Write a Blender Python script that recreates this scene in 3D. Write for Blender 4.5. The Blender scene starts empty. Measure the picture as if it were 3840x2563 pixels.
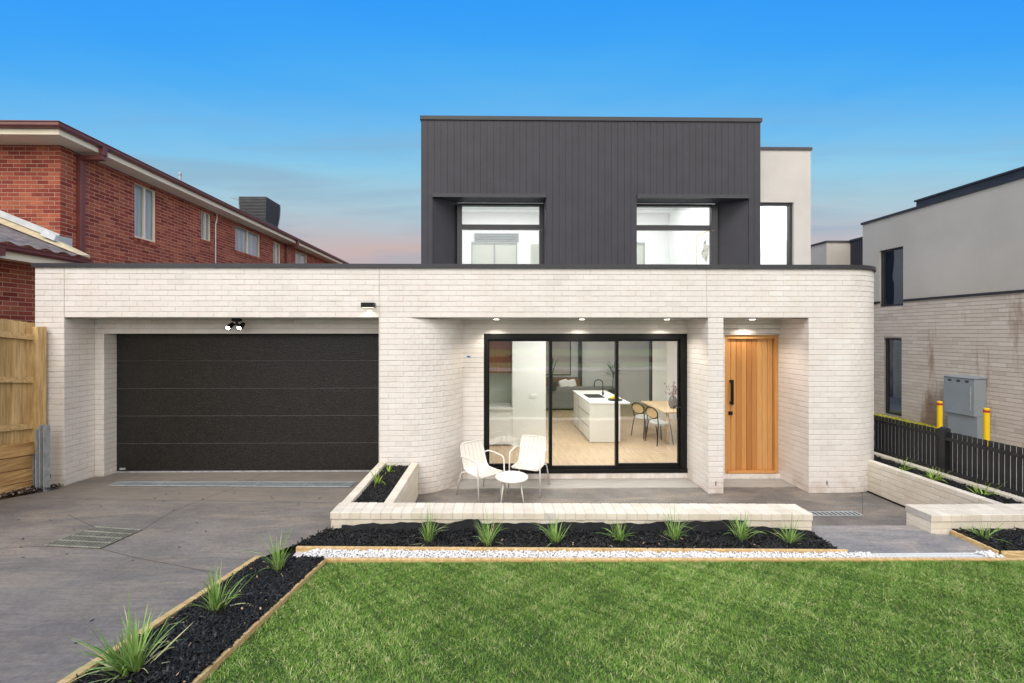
import bpy, math, random
import numpy as np
from mathutils import Vector
random.seed(7); RNG=np.random.default_rng(7)
S=bpy.context.scene; COL=S.collection
PI=math.pi
# ------------------------------------------------------------------ camera model (measured from the photograph)
F=1500.0; CX=1861.7; CY=1250.0; TH=0.0131; HC=2.59
def fx(px,Y):                     # world X of pixel column px on the plane Y
    t=(px-CX)/F
    return Y*(math.sin(TH)+t*math.cos(TH))/(math.cos(TH)-t*math.sin(TH))
def at(px,py,Y):                  # world point of a pixel on the plane Y
    X=fx(px,Y); d=Y*math.cos(TH)+X*math.sin(TH)
    return Vector((X,Y,HC-(py-CY)*d/F))
def gy(Y):                        # the ground falls from the street to the house
    pts=[(-3,1.08),(0,1.0),(2.17,.69),(4.0,.37),(4.6,.335),(5.7,.245),(6.4,.18),(7.2,.14),(20,.1)]
    if Y<=pts[0][0]: return pts[0][1]
    for (a,za),(b,zb) in zip(pts,pts[1:]):
        if Y<=b:
            t=(Y-a)/(b-a); return za+(zb-za)*t
    return pts[-1][1]
def gd(X,Y): return gy(Y)
def gl(X,Y): return gy(Y)-.035
def on(px,py,g,dz=0.0):           # point of the ground surface g under a pixel
    lo,hi=.8,14.0
    for _ in range(60):
        m=(lo+hi)/2; p=at(px,py,m)
        if p.z>g(p.x,p.y)+dz: lo=m
        else: hi=m
    p=at(px,py,lo); return Vector((p.x,p.y,g(p.x,p.y)+dz))
flat=lambda z:(lambda x,y:z)
# ------------------------------------------------------------------ mesh helpers
class MB:
    def __init__(s): s.v=[];s.f=[];s.m=[];s.c=[]
    def add(s,vs,fs,mi=0,col=.5):
        b=len(s.v); s.v+= [tuple(v) for v in vs]
        for f in fs: s.f.append(tuple(i+b for i in f)); s.m.append(mi); s.c.append(col)
        return s
    def box(s,x0,x1,y0,y1,z0,z1,mi=0,col=.5,ch=0):
        if x0>x1:x0,x1=x1,x0
        if y0>y1:y0,y1=y1,y0
        if z0>z1:z0,z1=z1,z0
        return s.obox(((x0+x1)/2,(y0+y1)/2,(z0+z1)/2),(1,0,0),(0,1,0),(x1-x0)/2,(y1-y0)/2,(z1-z0)/2,mi,col,ch)
    def obox(s,c,ax,ay,hx,hy,hz,mi=0,col=.5,ch=0):
        c=Vector(c);ax=Vector(ax).normalized();ay=Vector(ay).normalized();az=ax.cross(ay).normalized()
        if ch<=0:
            vs=[c+ax*i*hx+ay*j*hy+az*k*hz for k in(-1,1) for j in(-1,1) for i in(-1,1)]
            return s.add(vs,[(0,2,3,1),(4,5,7,6),(0,1,5,4),(2,6,7,3),(0,4,6,2),(1,3,7,5)],mi,col)
        ch=min(ch,hx*.9,hy*.9,hz*.9); vs=[];fs=[]
        def P(i,j,k,a): # a: axis whose full extent is kept
            h=[hx-ch,hy-ch,hz-ch]; h[a]+=ch
            return c+ax*i*h[0]+ay*j*h[1]+az*k*h[2]
        idx={}
        for k in(-1,1):
            for j in(-1,1):
                for i in(-1,1):
                    for a in range(3): idx[i,j,k,a]=len(vs); vs.append(P(i,j,k,a))
        for a in range(3):
            o=[0,1,2];o.remove(a)
            for sg in(-1,1):
                q=[]
                for u,w in((-1,-1),(1,-1),(1,1),(-1,1)):
                    t=[0,0,0];t[a]=sg;t[o[0]]=u;t[o[1]]=w;q.append(idx[t[0],t[1],t[2],a])
                if (sg<0)!=(a==1): q.reverse()
                fs.append(tuple(q))
        for a in range(3):           # edges parallel to axis a
            o=[0,1,2];o.remove(a)
            for u in(-1,1):
                for w in(-1,1):
                    def T(sg,b):
                        t=[0,0,0];t[a]=sg;t[o[0]]=u;t[o[1]]=w;return idx[t[0],t[1],t[2],b]
                    q=[T(-1,o[0]),T(1,o[0]),T(1,o[1]),T(-1,o[1])]
                    fs.append(tuple(q))
        for k in(-1,1):
            for j in(-1,1):
                for i in(-1,1): fs.append((idx[i,j,k,0],idx[i,j,k,1],idx[i,j,k,2]))
        return s.add(vs,fs,mi,col)
    def quad(s,a,b,c,d,mi=0,col=.5): return s.add([a,b,c,d],[(0,1,2,3)],mi,col)
    def tube(s,pts,r,n=8,mi=0,col=.5,cap=True):
        pts=[Vector(p) for p in pts]; R=r if isinstance(r,(list,tuple)) else [r]*len(pts)
        vs=[];fs=[];up=None
        for i,p in enumerate(pts):
            d=(pts[min(i+1,len(pts)-1)]-pts[max(i-1,0)]).normalized()
            if up is None:
                up=Vector((0,0,1)) if abs(d.z)<.9 else Vector((1,0,0))
            a=d.cross(up).normalized(); up=a.cross(d).normalized()
            for k in range(n):
                t=2*PI*k/n; vs.append(p+a*math.cos(t)*R[i]+up*math.sin(t)*R[i])
        for i in range(len(pts)-1):
            for k in range(n):
                fs.append((i*n+k,i*n+(k+1)%n,(i+1)*n+(k+1)%n,(i+1)*n+k))
        if cap: fs.append(tuple(reversed(range(n)))); fs.append(tuple((len(pts)-1)*n+k for k in range(n)))
        return s.add(vs,fs,mi,col)
    def lathe(s,c,prof,n=32,mi=0,col=.5):
        c=Vector(c);vs=[];fs=[]
        for r,z in prof:
            for k in range(n):
                t=2*PI*k/n; vs.append(c+Vector((r*math.cos(t),r*math.sin(t),z)))
        for i in range(len(prof)-1):
            for k in range(n): fs.append((i*n+k,i*n+(k+1)%n,(i+1)*n+(k+1)%n,(i+1)*n+k))
        fs.append(tuple(reversed(range(n)))); fs.append(tuple((len(prof)-1)*n+k for k in range(n)))
        return s.add(vs,fs,mi,col)
    def prism(s,poly,axis,a0,a1,mi=0,col=.5): # poly of 2D points, extruded along axis
        n=len(poly)
        def mk(p,a):
            if axis=='x': return (a,p[0],p[1])
            if axis=='y': return (p[0],a,p[1])
            return (p[0],p[1],a)
        vs=[mk(p,a0) for p in poly]+[mk(p,a1) for p in poly]
        fs=[tuple(range(n)),tuple(reversed(range(n,2*n)))]+[(i,i+n,(i+1)%n+n,(i+1)%n) for i in range(n)]
        return s.add(vs,fs,mi,col)
    def build(s,name,mats,parent=None,smooth=False,fixn=True):
        me=bpy.data.meshes.new(name); me.from_pydata(s.v,[],s.f)
        if not isinstance(mats,(list,tuple)): mats=[mats]
        for m in mats: me.materials.append(m)
        me.polygons.foreach_set('material_index',s.m)
        at_=me.attributes.new('tone','FLOAT','FACE'); at_.data.foreach_set('value',s.c)
        if smooth: me.polygons.foreach_set('use_smooth',[True]*len(s.f))
        me.update()
        if fixn:
            import bmesh
            b=bmesh.new(); b.from_mesh(me); bmesh.ops.recalc_face_normals(b,faces=b.faces); b.to_mesh(me); b.free()
        o=bpy.data.objects.new(name,me); COL.objects.link(o)
        if parent is not None: o.parent=parent
        return o
def tag(o,label=None,cat=None,group=None,kind=None):
    if label:o['label']=label
    if cat:o['category']=cat
    if group:o['group']=group
    if kind:o['kind']=kind
    return o
def thing(name,label,cat,loc=(0,0,0),rz=0,group=None):
    o=bpy.data.objects.new(name,None); COL.objects.link(o); o.location=loc; o.rotation_euler=(0,0,rz)
    o.empty_display_size=.1
    return tag(o,label,cat,group)
def copy_tree(o,parent=None):
    c=o.copy(); COL.objects.link(c); c.parent=parent
    for ch in list(o.children): copy_tree(ch,c)
    return c
def rotabout(o,cx,cy,a):
    c,s=math.cos(a),math.sin(a); o.rotation_euler.z=a; o.location.x=cx-c*cx+s*cy; o.location.y=cy-s*cx-c*cy
def bevel(o,w=.004,seg=2):
    m=o.modifiers.new('bevel','BEVEL'); m.width=w; m.segments=seg; m.limit_method='ANGLE'; m.angle_limit=.6
    return o
def npmesh(name,v,f,mats,parent=None,tone=None,smooth=False):
    me=bpy.data.meshes.new(name); k=f.shape[1]
    me.vertices.add(len(v)); me.vertices.foreach_set('co',v.astype(np.float32).ravel())
    me.loops.add(f.size); me.loops.foreach_set('vertex_index',f.astype(np.int32).ravel())
    me.polygons.add(len(f)); me.polygons.foreach_set('loop_start',(np.arange(len(f))*k).astype(np.int32))
    me.update(calc_edges=True)
    for m in (mats if isinstance(mats,(list,tuple)) else [mats]): me.materials.append(m)
    if tone is not None:
        a=me.attributes.new('tone','FLOAT','FACE'); a.data.foreach_set('value',tone.astype(np.float32))
    if smooth: me.polygons.foreach_set('use_smooth',np.ones(len(f),bool))
    o=bpy.data.objects.new(name,me); COL.objects.link(o)
    if parent is not None:o.parent=parent
    return o
# ------------------------------------------------------------------ materials
def lin(c):
    if isinstance(c,str):
        c=[int(c[i:i+2],16)/255 for i in(0,2,4)]
        c=[x/12.92 if x<=.04045 else ((x+.055)/1.055)**2.4 for x in c]
    return (*c[:3],1)
def mat(name,c1,c2=None,rough=.6,scale=5,bump=0,bscale=None,metal=0,spec=.5,tone=None,emit=None,stretch=None,detail=6,coat=0,rough2=None,ramp=(.35,.65)):
    """principled material; c1..c2 mixed by noise; tone=(colours) mixes by the per-face attribute"""
    m=bpy.data.materials.new(name); m.use_nodes=True; N=m.node_tree.nodes; L=m.node_tree.links
    b=N['Principled BSDF']; b.inputs['Roughness'].default_value=rough; b.inputs['Metallic'].default_value=metal
    b.inputs['Specular IOR Level'].default_value=spec
    if coat: b.inputs['Coat Weight'].default_value=coat
    tc=N.new('ShaderNodeTexCoord'); mp=N.new('ShaderNodeMapping'); L.new(tc.outputs['Object'],mp.inputs[0])
    if stretch: mp.inputs['Scale'].default_value=stretch
    col=None
    if tone:
        a=N.new('ShaderNodeAttribute'); a.attribute_name='tone'
        cr=N.new('ShaderNodeValToRGB'); L.new(a.outputs['Fac'],cr.inputs[0])
        el=cr.color_ramp.elements
        while len(el)<len(tone): el.new(.5)
        for i,c in enumerate(tone): el[i].position=i/(len(tone)-1); el[i].color=lin(c)
        col=cr.outputs[0]
    nz=N.new('ShaderNodeTexNoise'); nz.inputs['Scale'].default_value=scale; nz.inputs['Detail'].default_value=detail
    nz.inputs['Roughness'].default_value=.62; L.new(mp.outputs[0],nz.inputs['Vector'])
    if c2 is not None or tone:
        cr=N.new('ShaderNodeValToRGB'); L.new(nz.outputs['Fac'],cr.inputs[0])
        cr.color_ramp.elements[0].position=ramp[0]; cr.color_ramp.elements[1].position=ramp[1]
        if tone:
            cr.color_ramp.elements[0].color=lin(c1) if c1 else (.85,.85,.85,1); cr.color_ramp.elements[1].color=lin(c2) if c2 else (1,1,1,1)
            mx=N.new('ShaderNodeMix'); mx.data_type='RGBA'; mx.blend_type='MULTIPLY'; mx.inputs[0].default_value=1
            L.new(col,mx.inputs[6]); L.new(cr.outputs[0],mx.inputs[7]); col=mx.outputs[2]
        else:
            cr.color_ramp.elements[0].color=lin(c1); cr.color_ramp.elements[1].color=lin(c2); col=cr.outputs[0]
        L.new(col,b.inputs['Base Color'])
    else: b.inputs['Base Color'].default_value=lin(c1)
    if rough2 is not None:
        mr=N.new('ShaderNodeMapRange'); mr.inputs[1].default_value=.35; mr.inputs[2].default_value=.65
        mr.inputs[3].default_value=rough; mr.inputs[4].default_value=rough2
        L.new(nz.outputs['Fac'],mr.inputs[0]); L.new(mr.outputs[0],b.inputs['Roughness'])
    if bump:
        n2=N.new('ShaderNodeTexNoise'); n2.inputs['Scale'].default_value=bscale or scale*6; n2.inputs['Detail'].default_value=4
        L.new(mp.outputs[0],n2.inputs['Vector'])
        bp=N.new('ShaderNodeBump'); bp.inputs['Strength'].default_value=1; bp.inputs['Distance'].default_value=bump
        L.new(n2.outputs['Fac'],bp.inputs['Height']); L.new(bp.outputs[0],b.inputs['Normal'])
    if emit:
        b.inputs['Emission Color'].default_value=lin(emit[0]); b.inputs['Emission Strength'].default_value=emit[1]
    return m
def nodes(m): return m.node_tree.nodes,m.node_tree.links,m.node_tree.nodes['Principled BSDF']
def glass(name,tint,ior=1.5,refl=1.0):
    m=bpy.data.materials.new(name); m.use_nodes=True; N=m.node_tree.nodes; L=m.node_tree.links
    N.remove(N['Principled BSDF']); o=N['Material Output']
    tr=N.new('ShaderNodeBsdfTransparent'); tr.inputs[0].default_value=lin(tint)
    gl_=N.new('ShaderNodeBsdfGlossy'); gl_.inputs['Roughness'].default_value=.015; gl_.inputs[0].default_value=(1,1,1,1)
    fr=N.new('ShaderNodeLayerWeight'); fr.inputs[0].default_value=.5
    pw=N.new('ShaderNodeMath'); pw.operation='POWER'; pw.inputs[1].default_value=5; L.new(fr.outputs['Facing'],pw.inputs[0])
    f0=.04*refl
    mu=N.new('ShaderNodeMath'); mu.operation='MULTIPLY_ADD'; mu.use_clamp=True; mu.inputs[1].default_value=1-f0; mu.inputs[2].default_value=f0
    nz=N.new('ShaderNodeTexNoise'); nz.inputs['Scale'].default_value=1.3
    bp=N.new('ShaderNodeBump'); bp.inputs['Distance'].default_value=.0025; L.new(nz.outputs[0],bp.inputs['Height'])
    tc=N.new('ShaderNodeTexCoord'); L.new(tc.outputs['Object'],nz.inputs['Vector']); L.new(bp.outputs[0],gl_.inputs['Normal'])
    mx=N.new('ShaderNodeMixShader'); L.new(pw.outputs[0],mu.inputs[0]); L.new(mu.outputs[0],mx.inputs[0])
    L.new(tr.outputs[0],mx.inputs[1]); L.new(gl_.outputs[0],mx.inputs[2]); L.new(mx.outputs[0],o.inputs[0])
    return m
M={}
M['brick']=mat('white_brick',(.93,.92,.9),(1,1,1),.62,2.3,.0018,60,tone=[(.66,.63,.60),(.71,.675,.64),(.73,.695,.665),(.725,.675,.64),(.75,.725,.705)],spec=.3)
M['mortar']=mat('pale_mortar',(.49,.45,.41),(.59,.55,.51),.9,9,.002,90)
M['brickcream']=mat('cream_brick',(.88,.87,.85),(1,1,1),.7,4,.0015,70,tone=[(.64,.575,.475),(.68,.62,.52),(.72,.665,.57)],spec=.3)
M['brickgrey']=mat('weathered_brick',(.52,.41,.33),(1,1,1),.8,1.5,.0015,60,tone=[(.47,.40,.33),(.55,.475,.40),(.60,.53,.45)],spec=.25,stretch=(1,1,.16),ramp=(.36,.46))
M['mortargrey']=mat('grey_mortar',(.25,.22,.19),(.33,.3,.27),.9,9)
M['brickred']=mat('red_brick',(.72,.7,.7),(1,1,1),.85,3,.002,60,tone=[(.235,.046,.034),(.30,.064,.044),(.35,.082,.052),(.44,.135,.074),(.38,.098,.058)],spec=.2)
M['mortarred']=mat('sandy_mortar',(.46,.33,.24),(.58,.43,.32),.9,9)
M['cladding']=mat('charcoal_cladding',(.030,.0295,.038),(.037,.036,.046),.6,3,.0006,220,spec=.4)
M['trim']=mat('charcoal_metal_trim',(.022,.022,.027),(.030,.030,.037),.42,2,spec=.5)
M['black']=mat('black_aluminium',(.004,.004,.0045),None,.4,spec=.3)
M['render']=mat('pale_render',(.50,.475,.45),(.56,.535,.51),.85,1.2,.0015,120,spec=.2)
M['rendergrey']=mat('grey_render',(.42,.39,.345),(.48,.45,.40),.9,.8,.002,110,spec=.2)
M['white']=mat('white_paint',(.78,.78,.76),(.82,.82,.80),.5,3)
M['inwhite']=mat('interior_white',(.80,.81,.80),(.84,.85,.84),.55,2)
M['soffit']=mat('soffit_paint',(.70,.70,.67),(.76,.76,.73),.7,3)
M['glass']=glass('clear_glass',(.96,.98,.97),1.5,2.5)
M['glassup']=glass('upper_glass',(.97,.98,.98),1.5,1.2)
M['glassdark']=glass('tinted_glass',(.50,.60,.66),1.55,5.5)
M['galv']=mat('galvanised_steel',(.34,.36,.38),(.50,.52,.53),.5,14,metal=.25)
M['grate']=mat('steel_grate',(.42,.47,.50),(.55,.60,.63),.5,8,metal=.4)
M['pitgrey']=mat('grate_pit',(.06,.058,.05),(.10,.095,.085),.9)
M['joint']=mat('joint_sealant',(.055,.052,.05),None,.9)
M['gratedull']=mat('weathered_grate',(.22,.215,.17),(.34,.335,.27),.6,10,metal=.3)
M['whiteplastic']=mat('white_plastic',(.75,.76,.77),None,.45)
M['void']=mat('dark_void',(.012,.012,.012),None,.9)
M['offwhite']=mat('offwhite_powdercoat',(.66,.625,.575),None,.42,spec=.45)
M['timber']=mat('treated_pine',(.46,.29,.115),(.66,.47,.23),.75,3,.001,30,stretch=(1,9,9))
M['timbery']=mat('treated_pine_length',(.46,.29,.115),(.66,.47,.23),.75,3,.001,30,stretch=(9,1,9))
M['paling']=mat('pine_paling',(.42,.27,.11),(.68,.50,.26),.8,3.2,.001,30,tone=[(.78,.74,.66),(.95,.92,.85),(1,1,.97)],stretch=(5,14,.8))
M['sleeper']=mat('pine_sleeper',(.40,.22,.08),(.72,.48,.22),.8,2.5,.002,25,tone=[(.72,.68,.62),(.9,.85,.78),(1,1,.95)],stretch=(8,1,9))
M['pole']=mat('yellow_paint',(.80,.50,.004),(.85,.56,.01),.4,4)
M['redtape']=mat('red_tape',(.45,.02,.015),None,.4)
M['cabinet']=mat('grey_powdercoat',(.235,.265,.28),(.265,.295,.31),.45,2)
M['fenceblack']=mat('black_fence_paint',(.010,.010,.011),(.018,.018,.02),.45,6)
M['gutter']=mat('maroon_gutter',(.13,.038,.036),(.17,.052,.046),.4,3)
M['cream']=mat('cream_trim',(.80,.70,.53),(.85,.76,.60),.55,3)
M['tile']=mat('grey_roof_tile',(.10,.09,.095),(.19,.17,.175),.8,6,.002,80)
M['lead']=mat('lead_flashing',(.38,.40,.42),(.50,.52,.53),.55,6,.002,14)
M['bedding']=mat('ridge_mortar',(.44,.37,.24),(.58,.5,.34),.9,8,.004,40)
M['cooler']=mat('grey_plastic',(.075,.08,.085),(.095,.1,.105),.6,4)
M['curtain']=mat('pale_curtain',(.30,.33,.37),(.52,.55,.59),.8,1.6,stretch=(1,6,.3))
M['dark']=mat('reflection_tinted_interior',(.12,.17,.22),None,.9)  # blue of the window reflections is put into this interior colour
M['membrane']=mat('black_membrane',(.004,.004,.005),(.016,.017,.019),.7,5,.01,8,ramp=(.4,.75),spec=.2)
M['mulch']=mat('black_mulch',(.65,.65,.65),(1,1,1),.5,20,.002,60,tone=[(.003,.003,.003),(.007,.007,.007),(.013,.013,.013),(.05,.05,.05)],spec=.35)
M['mulchbase']=mat('mulch_soil',(.003,.003,.003),(.011,.010,.009),.9,30,.02,30)
M['chip']=mat('pale_wood_chip',(.38,.24,.13),(.6,.42,.27),.8,20)
M['pebble']=mat('white_pebble',(.86,.86,.86),(1,1,1),.55,30,tone=[(.62,.60,.57),(.80,.79,.77),(.84,.84,.83)],spec=.3)
M['stone']=mat('brown_pebble',(.8,.8,.8),(1,1,1),.7,30,tone=[(.10,.06,.045),(.22,.14,.10),(.38,.30,.24)])
M['tuft']=mat('tuft_leaf',(.8,.8,.8),(1,1,1),.5,30,tone=[(.09,.20,.03),(.17,.32,.055),(.30,.45,.13),(.52,.50,.24)],spec=.35)
M['limetuft']=mat('lime_leaf',(.8,.8,.8),(1,1,1),.5,30,tone=[(.14,.25,.025),(.26,.40,.05),(.42,.55,.12)],spec=.35)
M['grass']=mat('lawn_blade',(.66,.7,.6),(1.05,1.05,1),.6,.9,tone=[(.055,.125,.016),(.12,.25,.032),(.20,.35,.058),(.30,.42,.11),(.56,.54,.28)],spec=.25,detail=3,ramp=(.3,.62))
M['lawnbase']=mat('lawn_soil',(.035,.062,.014),(.09,.13,.035),.95,40,.01,90)
M['verge']=mat('verge_grass',(.05,.13,.02),(.09,.2,.035),.95,3,.02,60)
M['asphalt']=mat('road_asphalt',(.045,.045,.047),(.07,.07,.072),.85,30,.003,200)
M['soil']=mat('plain_soil',(.10,.06,.035),(.2,.12,.07),.95,10,.01,40)
M['oak']=mat('oak_floor',(.42,.30,.19),(.55,.41,.27),.38,2.4,stretch=(8,1.1,1))
M['walnut']=mat('walnut_veneer',(.16,.06,.03),(.25,.10,.05),.5,3,stretch=(14,14,1))
M['splash']=mat('sage_splashback',(.46,.48,.42),(.5,.52,.46),.3,2)
M['stonetop']=mat('white_stone_top',(.82,.82,.80),(.86,.86,.85),.25,2)
M['ash']=mat('pale_timber',(.56,.40,.24),(.68,.51,.33),.5,3,stretch=(2,9,9))
M['cane']=mat('woven_cane',(.50,.33,.17),(.62,.44,.25),.7,60)
M['cushion']=mat('grey_fabric',(.45,.45,.43),(.55,.55,.53),.9,40)
M['sofa']=mat('dark_grey_fabric',(.17,.17,.165),(.22,.22,.215),.9,20)
M['leaf']=mat('dark_leaf',(.012,.035,.012),(.03,.07,.025),.5,10)
M['lemon']=mat('yellow_fruit',(.75,.48,.03),(.8,.58,.06),.5,10)
M['twig']=mat('brown_twig',(.10,.05,.035),(.22,.12,.09),.8,10)
M['vase']=mat('grey_glass',(.05,.05,.05),(.09,.085,.08),.2,10)
M['walllamp']=mat('warm_wall_lamp',(.9,.9,.9),None,.5,emit=((1,.9,.75),1.6))
M['seam']=mat('panel_seam',(.10,.10,.10),None,.5)
M['lamp']=mat('lit_lamp',(.9,.9,.9),None,.5,emit=((1,.93,.82),14))
M['flood']=mat('lit_flood_lamp',(.9,.9,.9),None,.5,emit=((1,.92,.78),60))
M['print']=mat('art_print',(.10,.11,.08),(.45,.42,.36),.6,6,ramp=(.42,.5))
M['bluetape']=mat('blue_tape',(.01,.17,.40),None,.6)
M['groundcover']=mat('yellow_groundcover',(.8,.8,.8),(1,1,1),.6,30,tone=[(.22,.30,.02),(.62,.56,.01),(.8,.70,.02)])

def concrete(name,a,b,stain,stainamt=.5,wet=None,sc=(1,1,1),pour=None):
    m=mat(name,a,b,.72,1.1,.0015,160,stretch=sc,rough2=.5,detail=8,spec=.3)
    N,L,bs=nodes(m)
    tc=[n for n in N if n.type=='TEX_COORD'][0]
    base=bs.inputs['Base Color'].links[0].from_socket
    mp=N.new('ShaderNodeMapping'); mp.inputs['Scale'].default_value=(.55,1.6,1); mp.inputs['Rotation'].default_value=(0,0,.45); L.new(tc.outputs['Object'],mp.inputs[0])
    nz=N.new('ShaderNodeTexNoise'); nz.inputs['Scale'].default_value=1.6; nz.inputs['Detail'].default_value=9; nz.inputs['Roughness'].default_value=.7; nz.inputs['Distortion'].default_value=.6
    L.new(mp.outputs[0],nz.inputs['Vector'])
    cr=N.new('ShaderNodeValToRGB'); cr.color_ramp.elements[0].position=.45; cr.color_ramp.elements[1].position=.64; L.new(nz.outputs[0],cr.inputs[0])
    cr.color_ramp.elements[1].color=(stainamt,)*3+(1,)
    mx=N.new('ShaderNodeMix'); mx.data_type='RGBA'; L.new(cr.outputs[0],mx.inputs[0]); L.new(base,mx.inputs[6]); mx.inputs[7].default_value=lin(stain)
    out=mx.outputs[2]
    # fine speckle
    n3=N.new('ShaderNodeTexNoise'); n3.inputs['Scale'].default_value=38; n3.inputs['Detail'].default_value=5; L.new(tc.outputs['Object'],n3.inputs['Vector'])
    c3=N.new('ShaderNodeValToRGB'); c3.color_ramp.elements[0].position=.3; c3.color_ramp.elements[1].position=.7
    c3.color_ramp.elements[0].color=(.8,.8,.8,1); c3.color_ramp.elements[1].color=(1.12,1.12,1.12,1); L.new(n3.outputs[0],c3.inputs[0])
    m3=N.new('ShaderNodeMix'); m3.data_type='RGBA'; m3.blend_type='MULTIPLY'; m3.inputs[0].default_value=1; L.new(out,m3.inputs[6]); L.new(c3.outputs[0],m3.inputs[7]); out=m3.outputs[2]
    if pour:
        sp=N.new('ShaderNodeSeparateXYZ'); L.new(tc.outputs['Object'],sp.inputs[0])
        n5=N.new('ShaderNodeTexNoise'); n5.inputs['Scale'].default_value=2.2; n5.inputs['Detail'].default_value=7; L.new(mp.outputs[0],n5.inputs['Vector'])
        mr=N.new('ShaderNodeMapRange'); mr.inputs[1].default_value=pour[0]; mr.inputs[2].default_value=pour[0]+.04; mr.inputs[4].default_value=1; L.new(sp.outputs[1],mr.inputs[0])
        mr2=N.new('ShaderNodeMapRange'); mr2.inputs[1].default_value=.36; mr2.inputs[2].default_value=.62; mr2.inputs[3].default_value=.15; mr2.inputs[4].default_value=.95; L.new(n5.outputs[0],mr2.inputs[0])
        mm=N.new('ShaderNodeMath'); mm.operation='MULTIPLY'; L.new(mr.outputs[0],mm.inputs[0]); L.new(mr2.outputs[0],mm.inputs[1])
        m5=N.new('ShaderNodeMix'); m5.data_type='RGBA'; L.new(mm.outputs[0],m5.inputs[0]); L.new(out,m5.inputs[6]); m5.inputs[7].default_value=lin(pour[1]); out=m5.outputs[2]
    if wet:   # dry pale strip (rain never reaches it) behind the object-space line Y=wet
        sp=N.new('ShaderNodeSeparateXYZ'); L.new(tc.outputs['Object'],sp.inputs[0])
        ad=N.new('ShaderNodeMath'); ad.operation='MULTIPLY_ADD'; ad.inputs[1].default_value=.10; L.new(nz.outputs[0],ad.inputs[0]); L.new(sp.outputs[1],ad.inputs[2])
        mr=N.new('ShaderNodeMapRange'); mr.inputs[1].default_value=wet; mr.inputs[2].default_value=wet+.03; L.new(ad.outputs[0],mr.inputs[0])
        m4=N.new('ShaderNodeMix'); m4.data_type='RGBA'; L.new(mr.outputs[0],m4.inputs[0]); L.new(out,m4.inputs[6]); m4.inputs[7].default_value=lin((.34,.325,.305)); out=m4.outputs[2]
    mp6=N.new('ShaderNodeMapping'); mp6.inputs['Scale'].default_value=(2.2,22,1); mp6.inputs['Rotation'].default_value=(0,0,.5); L.new(tc.outputs['Object'],mp6.inputs[0])
    n6=N.new('ShaderNodeTexNoise'); n6.inputs['Scale'].default_value=1.5; n6.inputs['Detail'].default_value=8; n6.inputs['Roughness'].default_value=.75; L.new(mp6.outputs[0],n6.inputs['Vector'])
    c6=N.new('ShaderNodeValToRGB'); c6.color_ramp.elements[0].position=.32; c6.color_ramp.elements[1].position=.7; c6.color_ramp.elements[0].color=(.78,.77,.76,1); c6.color_ramp.elements[1].color=(1.18,1.17,1.15,1); L.new(n6.outputs[0],c6.inputs[0])
    m6=N.new('ShaderNodeMix'); m6.data_type='RGBA'; m6.blend_type='MULTIPLY'; m6.inputs[0].default_value=1; L.new(out,m6.inputs[6]); L.new(c6.outputs[0],m6.inputs[7]); out=m6.outputs[2]
    L.new(out,bs.inputs['Base Color'])
    return m
M['drive']=concrete('driveway_concrete',(.150,.136,.126),(.222,.202,.186),(.33,.275,.215),.5,pour=(5.52,(.235,.205,.175)))
M['porch']=concrete('porch_concrete',(.125,.115,.11),(.19,.178,.168),(.29,.245,.205),.7,wet=6.70)
M['pathc']=concrete('path_concrete',(.18,.18,.19),(.26,.255,.255),(.42,.36,.31),.75)
M['footp']=concrete('footpath_concrete',(.30,.29,.28),(.38,.37,.35),(.28,.25,.22),.4)

def garagemat():
    m=mat('black_textured_panel',(.004,.0037,.0035),(.022,.0185,.0158),.38,40,.009,44,spec=.42,detail=3)
    return m
M['garage']=garagemat()
def dirt(m,z0,z1,amt):
    N,L,b=nodes(m); src=b.inputs['Base Color'].links[0].from_socket; tc=[n for n in N if n.type=='TEX_COORD'][0]
    sp=N.new('ShaderNodeSeparateXYZ'); L.new(tc.outputs['Object'],sp.inputs[0]); nz=N.new('ShaderNodeTexNoise'); nz.inputs['Scale'].default_value=5; nz.inputs['Detail'].default_value=7; L.new(tc.outputs['Object'],nz.inputs['Vector'])
    mr=N.new('ShaderNodeMapRange'); mr.inputs[1].default_value=z1; mr.inputs[2].default_value=z0; L.new(sp.outputs[2],mr.inputs[0])
    c=N.new('ShaderNodeMapRange'); c.inputs[1].default_value=.42; c.inputs[2].default_value=.68; c.inputs[4].default_value=amt; L.new(nz.outputs[0],c.inputs[0])
    mu=N.new('ShaderNodeMath'); mu.operation='MULTIPLY'; L.new(mr.outputs[0],mu.inputs[0]); L.new(c.outputs[0],mu.inputs[1])
    mx=N.new('ShaderNodeMix'); mx.data_type='RGBA'; L.new(mu.outputs[0],mx.inputs[0]); L.new(src,mx.inputs[6]); mx.inputs[7].default_value=(.40,.29,.20,1); L.new(mx.outputs[2],b.inputs['Base Color'])
dirt(M['brick'],.0,.42,.5); dirt(M['mortar'],.0,.5,.8)
def doormat():
    m=mat('cedar',None,None,.45,2.2,.0006,40,tone=[(.42,.17,.042),(.54,.25,.075),(.62,.32,.11),(.47,.20,.055)],stretch=(22,22,1.1),spec=.4)
    N,L,b=nodes(m)
    return m
M['cedar']=doormat()
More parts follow.
